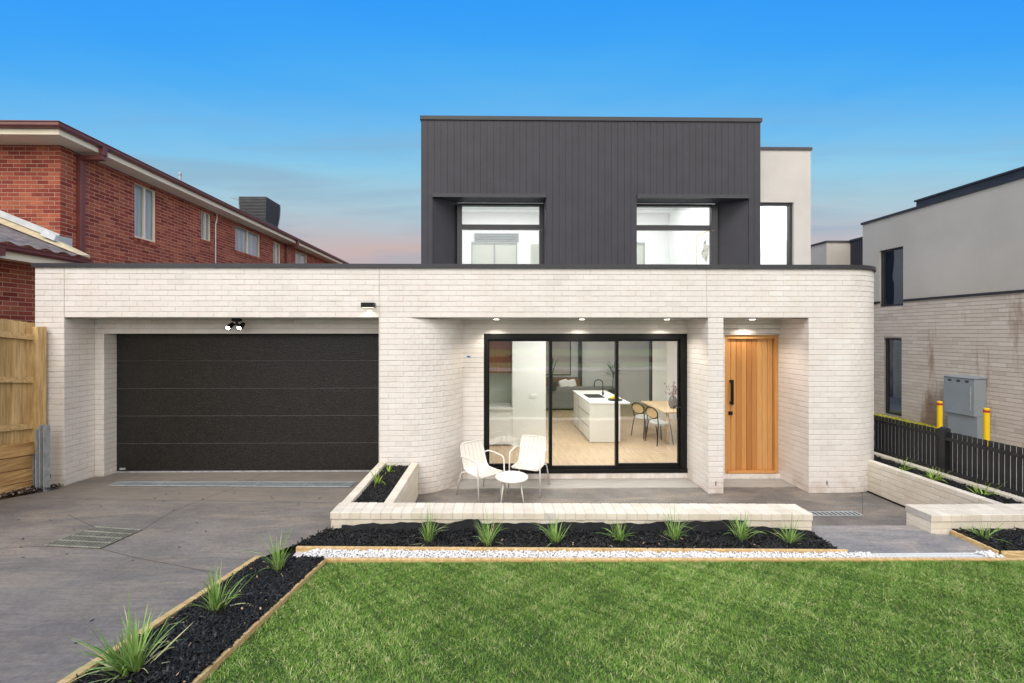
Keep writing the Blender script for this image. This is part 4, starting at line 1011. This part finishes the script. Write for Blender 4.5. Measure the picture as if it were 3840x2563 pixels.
for k in range(16):
    a_=rr.random()*2*PI; sp=rr.uniform(.05,.3); p0=Vector((vx,vy,1.08)); p1=p0+Vector((math.cos(a_)*sp,math.sin(a_)*sp*.5,rr.uniform(.12,.4))); q.tube([p0,p0.lerp(p1,.6)+Vector((0,0,.03)),p1],.003,5)
    for j in range(5):
        c=p0.lerp(p1,.5+.5*j/5)+Vector(rr.normal(0,.02,3)); q.obox(c,rr.normal(0,1,3),rr.normal(0,1,3),.014,.010,.003)
q.build('branches',M['twig'],t)
t=thing('sofa','grey sofa with pale cushions against the far wall of the living room','sofa')
q=MB(); q.box(1.0,4.0,13.0,13.9,.2,.5,ch=.03); q.build('seat',M['sofa'],t); q=MB(); q.box(1.0,4.0,12.85,13.05,.14,.86,ch=.04); q.build('backrest',M['sofa'],t)
for x in(2.35,2.6):
    q=MB(); q.obox((x,12.95,.95),(1,0,.3),(0,1,0),.15,.06,.13,ch=.04); q.build('cushion',M['inwhite'],t)
t=thing('sideboard','walnut sideboard below the large wall panel in the living room','sideboard')
q=MB(); q.box(1.0,3.0,13.5,13.98,.75,1.05); q.build('body',M['walnut'],t)
t=thing('wall_art','large dark rectangular panel on the far living-room wall','wall art'); q=MB(); q.box(1.6,2.75,13.93,13.98,1.15,2.35); q.build('panel',M['render'],t); q=MB()
for a_,b_,c_,d in((1.57,2.78,1.12,1.15),(1.57,2.78,2.35,2.38),(1.57,1.6,1.15,2.35),(2.75,2.78,1.15,2.35)): q.box(a_,b_,13.92,13.98,c_,d)
q.build('frame',M['black'],t)
def pot(lbl,x,y,z,h,n,seed):
    t=thing('potted_plant',lbl,'potted plant'); q=MB(); q.lathe((x,y,z),[(.09,0),(.13,.1),(.12,.28),(.11,.28)],18); q.build('pot',M['void'],t,smooth=True)
    q=MB(); rr=np.random.default_rng(seed); q.tube([(x,y,z+.26),(x+.02,y,z+.26+h*.5)],.014,6)
    for k in range(n):
        a_=rr.random()*2*PI; el=rr.uniform(.1,1.3); L_=h*rr.uniform(.35,.6); b=Vector((x+.02,y,z+.26+h*rr.uniform(.3,.5))); d=Vector((math.cos(a_)*math.cos(el),math.sin(a_)*math.cos(el),math.sin(el)))
        s_=d.cross(Vector((0,0,1))).normalized()*.016; m_=b+d*L_*.5+Vector((0,0,.02)); e=b+d*L_+Vector((0,0,-.08)); q.add([b,m_-s_,m_+s_,e],[(0,1,2),(1,3,2)])
    q.build('foliage',M['leaf'],t,fixn=False)
pot('spiky dark potted palm behind the kitchen island',3.78,12.4,.55,1.15,46,3)
pot('dark vase with thin arching branches left of the kitchen island',1.95,12.7,.75,.95,16,9)
def picture(lbl,x,y,z,w,h,rz):
    t=thing('framed_picture',lbl,'picture',(x,y,z),rz,'framed pictures in the upper right room'); q=MB()
    q.box(-w,w,-.01,.01,-h,-h+.03);q.box(-w,w,-.01,.01,h-.03,h);q.box(-w,-w+.03,-.01,.01,-h+.03,h-.03);q.box(w-.03,w,-.01,.01,-h+.03,h-.03); q.build('frame',M['ash'],t)
    q=MB(); q.box(-w+.03,w-.03,-.003,.006,-h+.03,h-.03); q.build('print',M['inwhite'],t); q=MB(); q.prism([(math.cos(k*.5236)*w*(.35+.12*math.sin(k*2.3)),math.sin(k*.5236)*h*(.5+.14*math.cos(k*1.9))) for k in range(12)],'y',-.006,-.0035); q.build('artwork',M['print'],t)
picture('large framed leaf print on the side wall of the upper right room',5.34,9.9,4.62,.45,.5,math.radians(-90))
picture('small framed print at the back of the upper right room',3.75,11.1,4.35,.22,.3,0)

# ================================================================== BLACK PICKET FENCE, BOLLARDS, CABINET
t=thing('picket_fence','low black picket fence on the planter wall at the right','fence'); XF=6.84
y=4.3; k=0
me=None
while y<7.62:
    if not(5.93<y<6.04):
        q=MB(); zt=1.13 if y>6.0 else 1.115
        if me is None:
            q.box(-.009,.009,-.021,.021,0,.72); o=bevel(q.build('picket',M['fenceblack'],t),.002); me=o
        else: o=me.copy(); COL.objects.link(o); o.parent=t
        o.location=(XF,y,zt-.72+RNG.normal(0,.002))
    y+=.060
for ya,yb,z in((4.3,5.95,.985),(6.02,7.6,1.02)):
    q=MB(); q.box(XF-.045,XF-.010,ya,yb,z,z+.045); bevel(q.build('rail',M['fenceblack'],t),.003)
    q=MB(); q.box(XF-.045,XF-.010,ya,yb,.50,.545); q.build('rail',M['fenceblack'],t)
q=MB(); q.box(XF-.06,XF+.04,5.945,6.03,.2,1.15); q.prism([(XF-.06,1.15),(XF+.04,1.15),(XF-.01,1.175)],'y',5.945,6.03); bevel(q.build('post',M['fenceblack'],t),.003); t.location.y=-.05
for px,py,Y_,lb in((3524,1505,8.47,'yellow steel bollard with a red band left of the grey cabinet'),(3699.5,1531,7.67,'yellow steel bollard with a red band in front of the cabinet, nearest the camera')):
    t=thing('bollard',lb,'bollard',(0,0,0),0,'yellow bollards guarding the electrical cabinet'); a=at(px,py,Y_); q=MB(); q.lathe((a.x,Y_,.3),[(.0445,0),(.0445,a.z-.3-.008),(.038,a.z-.3),(.001,a.z-.299)],24); q.build('post',M['pole'],t,smooth=False)
    q=MB(); q.lathe((a.x,Y_,a.z-.085),[(.0455,0),(.0455,.045)],24); q.build('red_band',M['redtape'],t,smooth=False)
t=thing('electrical_cabinet','grey steel electrical cabinet on a narrower base against the stained brick wall','cabinet',(0,-.136,0))
q=MB(); q.box(10.13,10.38,8.39,8.96,.836,1.63); q.prism([(10.11,1.63),(10.39,1.63),(10.39,1.665)],'y',8.37,8.98); bevel(q.build('upper_box',M['cabinet'],t),.006)
q=MB(); q.box(10.17,10.38,8.37,8.92,.34,.834); bevel(q.build('base',M['cabinet'],t),.004)
q=MB()
for yy in(8.52,8.68,8.84):
    for dz in(0,.025): q.box(10.122,10.131,yy-.03,yy+.03,1.54+dz,1.552+dz)
q.build('vent_slots',M['black'],t)
q=MB(); q.box(10.122,10.131,8.45,8.47,.95,1.45); q.build('hinge_strip',M['galv'],t)

# ================================================================== RIGHT NEIGHBOUR
nb=thing('neighbour_house','grey rendered two-storey house over stained brick at the right','house',(0,-.136,0)); XN=10.4; YC=11.2
def wmin(mb,X,y0,y1,z0,z1,holes,d,mi=0):
    for a,b,c_,e in minus(y0,y1,z0,z1,holes): mb.box(X,X+d,a,b,c_,e,mi)
H=[(10.10,10.72,3.29,4.79),(10.14,10.60,.47,2.46)]
q=MB(); wmin(q,XN,0,YC,3.44,5.62,H,.2); q.box(XN+.2,XN+8,YC-.2,YC,.2,5.62) ; q.build('rendered_wall',M['rendergrey'],nb)
q=MB(); tfn=lambda p,z:float(np.clip(RNG.normal(.55,.22),0,1))
bricks(q,[(XN,YC),(XN,3.0)],.2,3.38,[(YC-b,YC-a,c_,d) for a,b,c_,d in H],tonef=tfn); wmin(q,XN+.007,0,YC,.2,3.38,H,.2,1)
q.build('brick_wall',[M['brickgrey'],M['mortargrey']],nb)
q=MB(); q.box(XN-.03,XN+.05,0,10.08,3.385,3.44); q.box(XN-.03,XN+.05,10.74,YC+.02,3.385,3.44); q.build('band_flashing',M['trim'],nb)
q=MB(); q.box(XN-.03,XN+.2,0,YC+.03,5.62,5.68); q.build('roof_cap',M['trim'],nb)
q=MB(); q.box(XN+.12,XN+.5,0,9.9,5.68,5.84); q.box(XN+.09,XN+.5,0,9.93,5.84,5.88); q.build('upper_roof_edge',M['trim'],nb)
for a,b,c_,d in H:
    wn=thing('window',None,None); wn.parent=nb; q=MB(); x=XN+.05; f=.05
    q.box(x,x+.06,a,a+f,c_,d); q.box(x,x+.06,b-f,b,c_,d); q.box(x,x+.06,a+f,b-f,c_,c_+f); q.box(x,x+.06,a+f,b-f,d-f,d); q.build('frame',M['trim'],wn)
    q=MB(); q.box(x+.03,x+.036,a+f,b-f,c_+f,d-f); q.build('pane',M['glassdark'],wn); q=MB(); q.box(x+.12,x+.14,a,b,c_,d); q.build('reflection_tinted_room',M['dark'],wn)  # panel behind the pane carries the reflected blue in its colour
    q=MB(); q.box(x+.06,XN+.2,a,a+.01,c_,d); q.build('jamb',M['trim'],wn)
q=MB(); q.box(12.6,20,15,15.3,.2,6.0); q.box(12.6,12.8,15.3,22,.2,6.0); q.build('rear_wing',M['rendergrey'],nb)
q=MB(); q.box(12.56,13.52,14.96,15.1,6.0,6.06); q.box(12.56,12.7,15.1,22,6.0,6.06); q.box(13.46,13.6,12,15.0,6.02,6.09); q.build('rear_cap',M['trim'],nb)
q=MB(); q.box(13.5,13.7,11.3,15.0,3,6.02)
for k in range(12): q.box(13.48,13.5,13.9+k*.09,13.95+k*.09,3,6.02)
q.build('rear_cladding',M['cladding'],nb)
def gc(n):
    y=RNG.uniform(8.8,11.4,n); x=RNG.uniform(9.75,10.36,n); return np.stack([x,y,.35+.07*RNG.random(n)],1)
tag(scatter_chips('yellow_groundcover',5200,gc,M['groundcover'],(.02,.05),(.01,.02),(.001,.002),zoff=(0,.03),tilt=.9),'bright yellow-green ground cover along the foot of the neighbouring brick wall','ground cover',kind='stuff')

# ================================================================== LEFT: TIMBER FENCE
XS=-7.07
fc=thing('paling_fence','treated pine paling fence at the far left','fence')
def slope(y,z5): return z5-.135*(y-5.9)
k=0; y=3.2
while y<6.27:
    q=MB(); q.obox((XS-.02-.012*(k%2),y+.05,(slope(y,2.79)+slope(y,.9))/2),(0,1,-.0),(1,0,0),.056,.008,(slope(y,2.79)-slope(y,.9))/2,0,float(RNG.random()))
    q.build('paling',M['paling'],fc); y+=.088; k+=1
for z in(2.57,1.915,1.21):
    q=MB(); q.obox((XS+.02,(3.2+6.27)/2,slope((3.2+6.27)/2,z)),(0,1,-.135),(1,0,0),1.55,.02,.042); q.build('rail',M['timber'],fc)
q=MB(); q.box(XS-.02,XS+.105,6.24,6.36,.86,2.69); bevel(q.build('post',M['paling'],fc),.005)
rw=thing('retaining_wall','stacked pine sleepers with galvanised steel posts below the timber fence','retaining wall')
for i in range(4):
    z=.17+.2*i; q=MB(); q.obox((XS-.0+(.02 if i==3 else 0),4.77,slope(4.77,z+.1)),(0,1,-.135),(1,0,0),1.5,.035,.095,0,float(RNG.random())); bevel(q.build('sleeper',M['sleeper'],rw),.006)
def hpost(a,y,w,zt,zb):
    q=MB(); q.box(a,a+.008,y-.04,y+.04,zb,zt,0); q.box(a+w-.008,a+w,y-.04,y+.04,zb,zt-.0); q.box(a+.008,a+w-.008,y-.004,y+.004,zb,zt-.01)
    q.build('steel_post',M['galv'],rw)
a=at(160,1600,6.2)
q=MB(); x=a.x; zt=1.2
q.box(x,x+.125,6.18,6.19,.2,zt-.02); q.box(x,x+.008,6.10,6.18,.2,zt-.06); q.box(x+.117,x+.125,6.10,6.18,.2,zt)
q.box(x+.03,x+.045,6.12,6.18,.2,zt); q.build('steel_post',M['galv'],rw)
hpost(fx(134,6.27),6.27,.05,.82,.2)

# ================================================================== LEFT NEIGHBOUR: RED BRICK HOUSE
rh=thing('red_brick_house','two-storey red brick house with maroon gutter and cream eaves at the left','house',(0,.117,0))
XR=-8.94; YQ=8.3; ZE=6.49
RB=[M['brickred'],M['mortarred']]
W5=[(10.03,10.69,5.00,6.40),(12.33,12.78,5.49,6.40),(13.98,15.5,5.47,6.40),(16.4,17.0,4.9,6.39),(18.27,19.46,5.1,6.39)]
q=MB(); bricks(q,[(XR-6,YQ),(XR,YQ)],3.9,ZE,vj=.5,mt=.011); bricks(q,[(XR,YQ),(XR,24)],3.4,ZE,[(a-YQ,b-YQ,c_,d) for a,b,c_,d in W5],vj=.5,mt=.011); bricks(q,[(XR,3),(XR,YQ)],0,4.0,vj=.5,mt=.011)
q.build('brick_wall',RB,rh)
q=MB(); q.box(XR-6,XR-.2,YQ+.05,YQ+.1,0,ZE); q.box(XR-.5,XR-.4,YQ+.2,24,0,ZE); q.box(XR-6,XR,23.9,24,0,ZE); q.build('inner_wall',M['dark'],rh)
for a,b,c_,d in W5:
    wn=thing('window',None,None); wn.parent=rh; q=MB(); x=XR-.09; f=.045; mid_=(a+b)/2
    q.box(x,x+.05,a,a+f,c_,d); q.box(x,x+.05,b-f,b,c_,d); q.box(x,x+.05,a+f,b-f,c_,c_+f); q.box(x,x+.05,a+f,b-f,d-f,d); q.box(x,x+.055,mid_-f/2,mid_+f/2,c_+f,d-f); q.build('frame',M['cream'],wn)
    q=MB(); q.box(x+.02,x+.026,a+f,b-f,c_+f,d-f); q.build('pane',M['glassup'],wn)
    q=MB(); q.box(x-.05,x-.03,a,b,c_,d); q.build('curtain',M['curtain'],wn)
    q=MB(); bricks(q,[(XR+.025,a-.03),(XR+.025,b+.03)],c_-.1,c_-.005,ch=.095,bw=.086,base=c_-.1,soldier=True); q.box(XR-.09,XR+.012,a-.03,b+.03,c_-.1,c_-.004,0,.3)
    q.build('sill',RB,wn)
    q=MB(); q.box(XR-.12,XR-.006,b,b+.006,c_,d,0,.4); q.box(XR-.12,XR-.006,a-.006,a,c_,d,0,.4); q.build('jamb',RB,wn)
OV=.5; XG=XR+OV; YG=YQ-OV+.0
q=MB(); q.box(XR-6,XG-.06,YG+.06,YQ+.2,ZE,ZE+.02); q.box(XR,XG-.06,YQ+.2,24.4,ZE,ZE+.02); q.build('eave_lining',M['cream'],rh)
q=MB(); sweep(q,[(XR-6,YG),(XG,YG),(XG,24.4)],[(-.06,ZE-.01),(-.03,ZE-.01),(-.03,ZE+.15),(-.06,ZE+.15)]); q.build('fascia',M['cream'],rh)
def gutter(path,z,parent):
    q=MB(); sweep(q,path,[(-.028,z),(.045,z),(.075,z+.03),(.075,z+.085),(.09,z+.09),(.09,z+.105),(.06,z+.105),(-.028,z+.10)]); return q.build('gutter',M['gutter'],parent)
gutter([(XR-6,YG),(XG,YG),(XG,24.4)],ZE+.10,rh)
q=MB(); tn=math.tan(math.radians(22)); ze=ZE+.19
q.add([(XR-6,YG,ze),(XG,YG,ze),(XG,24.4,ze),(XR-6,24.4,ze+5.9*tn),(XG-4,YG+4,ze+4*tn),(XG-4,24.4,ze+4*tn)],[(0,1,4),(1,2,5,4)]); q.build('roof',M['tile'],rh,fixn=False)
def dpipe(ya,y2,w=.1):
    q=MB(); xo=XR+.06
    q.box(xo-.05,xo+.05,y2-w/2,y2+w/2,0,ZE-.16); q.box(xo-.05,XG+.06,y2-w/2,y2+w/2,ZE-.16,ZE-.06); q.box(XG-.01,XG+.085,y2-w/2,y2+w/2,ZE-.06,ZE+.12); bevel(q.build('downpipe',M['gutter'],rh),.006)
dpipe(8.6,8.66); dpipe(17.3,17.35)
q=MB(); q.tube([(XR+.03,13.0,ZE-.02),(XR+.03,13.0,6.3),(XR+.03,12.93,6.1),(XR+.03,12.93,3.6)],.018,6); q.build('cable_conduit',M['white'],rh,smooth=True)
# lower roof
ZL=4.02; XG2=XG
lo=MB(); xs_=np.linspace(XG2+.02,XR-5,60); ysn=np.linspace(4.0,YQ-.02,130)
vs=[];fs=[]
for i,x in enumerate(xs_):
    row=(XG2+.02-x)/.32; st=(row-math.floor(row))
    for y in ysn: vs.append((x,y,ZL+.13+(XG2+.02-x)*tn+.022*math.sin(2*PI*y/.3*1.0)*1.0+.018*(1-st)))
ny=len(ysn)
for i in range(len(xs_)-1):
    for j in range(ny-1): fs.append((i*ny+j,i*ny+j+1,(i+1)*ny+j+1,(i+1)*ny+j))
lo.add(vs,fs); lo.build('lower_tile_roof',M['tile'],rh,smooth=False,fixn=False)
q=MB()
def rz(x): return ZL+.13+(XG2+.02-x)*tn
q.add([(XG2+.05,YQ+.06,rz(XG2)+.0),(XG2+.05,YQ-.16,rz(XG2)+.03),(XR-5,YQ-.30,rz(XR-5)+.05),(XR-5,YQ-.02,rz(XR-5)+.14),(XR,YQ-.02,rz(XR)+.14),(XG2+.05,YQ+.06,rz(XG2)+.06)],[(0,1,5),(1,2,3,4),(1,4,5)]); q.build('ridge_bedding',M['bedding'],rh,fixn=False)
q=MB(); q.add([(XR,YQ-.05,rz(XR)+.15),(XR-5,YQ-.05,rz(XR-5)+.15),(XR-5,YQ-.012,rz(XR-5)+.28),(XR,YQ-.012,rz(XR)+.28)],[(0,1,2,3)]); q.add([(XR+.02,YQ-.14,rz(XR)+.12),(XR+.02,YQ+.22,rz(XR)+.05),(XR+.02,YQ+.22,rz(XR)+.24),(XR+.02,YQ-.10,rz(XR)+.24),(XR-.25,YQ-.16,rz(XR-.25)+.13),(XR-.25,YQ-.04,rz(XR-.25)+.28)],[(0,1,2,3),(0,3,5,4)]); q.build('flashing',M['lead'],rh,fixn=False)
gutter([(XG2,3),(XG2,YQ+.08)],ZL,rh)
q=MB(); q.box(XG2-.06,XG2-.03,3,YQ,ZL-.13,ZL+.09); q.build('lower_fascia',M['cream'],rh); q=MB(); q.box(XR,XG2-.06,3,YQ,ZL-.10,ZL-.08); q.build('lower_eave_lining',M['cream'],rh)
q=MB(); q.box(XG2-.02,XG2+.08,6.75,6.88,ZL-.1,ZL+.02); q.build('gutter_outlet',M['gutter'],rh)
# cooler
t=thing('evaporative_cooler','dark grey ribbed evaporative cooler standing on the red house roof','air cooler'); cx_,cy_=-9.75,17.02
q=MB(); zb=7.05; n=16
for k in range(n):
    z=zb+.12+k*.058; s_=.50+.02*math.sin(k/n*PI)+.07*(k/n); q.box(cx_-s_,cx_+s_,cy_-s_,cy_+s_,z,z+.036,ch=.012); q.box(cx_-s_+.03,cx_+s_-.03,cy_-s_+.03,cy_+s_-.03,z+.036,z+.058)
q.box(cx_-.57,cx_+.57,cy_-.57,cy_+.57,zb+.12+n*.058,zb+.20+n*.058,ch=.03); q.box(cx_-.5,cx_+.5,cy_-.5,cy_+.5,zb-.4,zb+.12); q.build('ribbed_body',M['cooler'],t)
t=thing('roof_flue','small grey vent pipe sticking up from the red house roof','vent pipe'); p_=at(675,672,12.6); q=MB(); q.tube([(p_.x,12.6,p_.z-.6),(p_.x,12.6,p_.z+.15)],.035,10); q.lathe((p_.x,12.6,p_.z+.12),[(.05,0),(.05,.06),(.02,.09)],12); q.build('pipe',M['galv'],t)
t=thing('tv_aerial','thin television aerial beside the cooler on the red house roof','aerial'); p_=at(905,752,17.5); q=MB(); q.tube([p_-Vector((0,0,1.2)),p_],.012,5); q.tube([p_+Vector((-.35,0,.12)),p_+Vector((.12,0,-.04))],.01,5)
for k in range(6): c=p_+Vector((-.33+k*.08,0,.115-k*.028)); q.tube([c+Vector((-.03,-.2,-.06)),c+Vector((.03,.2,.06))],.007,4)
q.build('antenna',M['galv'],t)
# across the street (seen mirrored in the glass)
t=thing('boundary_wall','long pale boundary wall across the street, mirrored in the sliding door','wall'); q=MB(); q.box(-45,45,-27,-26.7,.9,3.6); q.build('wall_face',M['rendergrey'],t); q=MB(); q.box(-45.1,45.1,-27.05,-26.65,3.6,3.7); q.build('wall_cap',M['trim'],t)

# ================================================================== CAMERA, SKY, SUN
cam=bpy.data.cameras.new('camera'); cam.lens=F/3840*36; cam.sensor_width=36; cam.clip_end=2000; cam.clip_start=.05
cam.shift_x=(1920-CX)/3840; cam.shift_y=-(1281.5-CY)/3840
co=bpy.data.objects.new('camera',cam); COL.objects.link(co); co.location=(0,0,HC); co.rotation_euler=(PI/2,0,-TH); S.camera=co
W=bpy.data.worlds.new('World'); S.world=W; W.use_nodes=True; N=W.node_tree.nodes; L=W.node_tree.links
bg=N['Background']; SUN_EL,SUN_AZ=math.radians(52),math.radians(-28)   # behind the camera, a little to the left
sky=N.new('ShaderNodeTexSky'); sky.sky_type='NISHITA'; sky.sun_disc=False; sky.sun_elevation=SUN_EL; sky.sun_rotation=PI-SUN_AZ
tc=N.new('ShaderNodeTexCoord'); sp=N.new('ShaderNodeSeparateXYZ'); L.new(tc.outputs['Generated'],sp.inputs[0])
mp=N.new('ShaderNodeMapping'); mp.inputs['Scale'].default_value=(1.0,1.0,6.5); L.new(tc.outputs['Generated'],mp.inputs[0])
nz=N.new('ShaderNodeTexNoise'); nz.inputs['Scale'].default_value=1.7; nz.inputs['Detail'].default_value=6; nz.inputs['Roughness'].default_value=.55; L.new(mp.outputs[0],nz.inputs['Vector'])
# blue gradient of the sky in front, warped by thin cloud
yc=N.new('ShaderNodeMath'); yc.operation='MAXIMUM'; yc.inputs[1].default_value=.3; L.new(sp.outputs[1],yc.inputs[0])
tz=N.new('ShaderNodeMath'); tz.operation='DIVIDE'; L.new(sp.outputs[2],tz.inputs[0]); L.new(yc.outputs[0],tz.inputs[1])
ad=N.new('ShaderNodeMath'); ad.operation='MULTIPLY_ADD'; ad.inputs[1].default_value=.14; L.new(nz.outputs[0],ad.inputs[0]); L.new(tz.outputs[0],ad.inputs[2])
cr=N.new('ShaderNodeValToRGB'); L.new(ad.outputs[0],cr.inputs[0]); e=cr.color_ramp.elements
stops=[(0.05,'c4aeae'),(.27,'ccb6b3'),(.32,'c3bfc4'),(.39,'aeccd9'),(.48,'94cfeb'),(.585,'72c0f4'),(.70,'50b2f9'),(.80,'3da8fd'),(.92,'32a0ff')]
while len(e)<len(stops): e.new(.5)
for i,(p_,c_) in enumerate(stops): e[i].position=p_; e[i].color=lin(c_)
# soft grey-violet cloud wisps
n2=N.new('ShaderNodeTexNoise'); n2.inputs['Scale'].default_value=1.1; n2.inputs['Detail'].default_value=7; n2.inputs['Distortion'].default_value=.5; m2=N.new('ShaderNodeMapping'); m2.inputs['Scale'].default_value=(1.5,1,13); m2.inputs['Location'].default_value=(3.1,1.7,.6); xd=N.new('ShaderNodeMath'); xd.operation='DIVIDE'; L.new(sp.outputs[0],xd.inputs[0]); L.new(yc.outputs[0],xd.inputs[1])
cb=N.new('ShaderNodeCombineXYZ'); L.new(xd.outputs[0],cb.inputs[0]); L.new(tz.outputs[0],cb.inputs[2]); L.new(cb.outputs[0],m2.inputs[0]); L.new(m2.outputs[0],n2.inputs['Vector'])
c2_=N.new('ShaderNodeValToRGB'); c2_.color_ramp.elements[0].position=.46; c2_.color_ramp.elements[1].position=.68; c2_.color_ramp.elements[1].color=(.55,.55,.55,1); L.new(n2.outputs[0],c2_.inputs[0])
mx=N.new('ShaderNodeMix'); mx.data_type='RGBA'; mk=N.new('ShaderNodeValToRGB'); ke=mk.color_ramp.elements; ke.new(.5); ke.new(.5)
for i,(p_,v) in enumerate(((.10,.3),(.26,1),(.44,.75),(.60,.0))): ke[i].position=p_; ke[i].color=(v,v,v,1)
L.new(tz.outputs[0],mk.inputs[0]); mm=N.new('ShaderNodeMath'); mm.operation='MULTIPLY'; L.new(c2_.outputs[0],mm.inputs[0]); L.new(mk.outputs[0],mm.inputs[1]); L.new(mm.outputs[0],mx.inputs[0]); L.new(cr.outputs[0],mx.inputs[6]); mx.inputs[7].default_value=lin('8fa8bf')
# bright overcast cloud on the street side (behind the camera)
mr=N.new('ShaderNodeMapRange'); mr.inputs[1].default_value=.12; mr.inputs[2].default_value=-.35; L.new(sp.outputs[1],mr.inputs[0])
mc=N.new('ShaderNodeMix'); mc.data_type='RGBA'; L.new(mr.outputs[0],mc.inputs[0]); L.new(mx.outputs[2],mc.inputs[6]); mc.inputs[7].default_value=(2.3,2.2,2.09,1)
# scale to the sky texture's units and blend a little of it in
sc=N.new('ShaderNodeVectorMath'); sc.operation='SCALE'; sc.inputs['Scale'].default_value=10; L.new(mc.outputs[2],sc.inputs[0])
mf=N.new('ShaderNodeMix'); mf.data_type='RGBA'; mf.inputs[0].default_value=.93; L.new(sky.outputs[0],mf.inputs[6]); L.new(sc.outputs[0],mf.inputs[7])
L.new(mf.outputs[2],bg.inputs[0]); bg.inputs[1].default_value=.1
sl=bpy.data.lights.new('sun','SUN'); sl.energy=1.5; sl.angle=math.radians(22); sl.color=(1,.965,.92); so_=bpy.data.objects.new('sun',sl); COL.objects.link(so_)
d=Vector((-math.sin(SUN_AZ)*-math.cos(SUN_EL)*-1,math.cos(SUN_AZ)*math.cos(SUN_EL),-math.sin(SUN_EL)))
d=Vector((math.sin(-SUN_AZ)*math.cos(SUN_EL)*1,math.cos(SUN_AZ)*math.cos(SUN_EL),-math.sin(SUN_EL)))
so_.rotation_euler=d.to_track_quat('-Z','Y').to_euler(); so_.location=(0,-5,20)
S.view_settings.view_transform='Standard'; S.view_settings.look='None'; S.view_settings.exposure=0; S.view_settings.gamma=1
S.cycles.max_bounces=8; S.cycles.transparent_max_bounces=12; S.cycles.caustics_reflective=False; S.cycles.caustics_refractive=False; S.cycles.sample_clamp_indirect=6
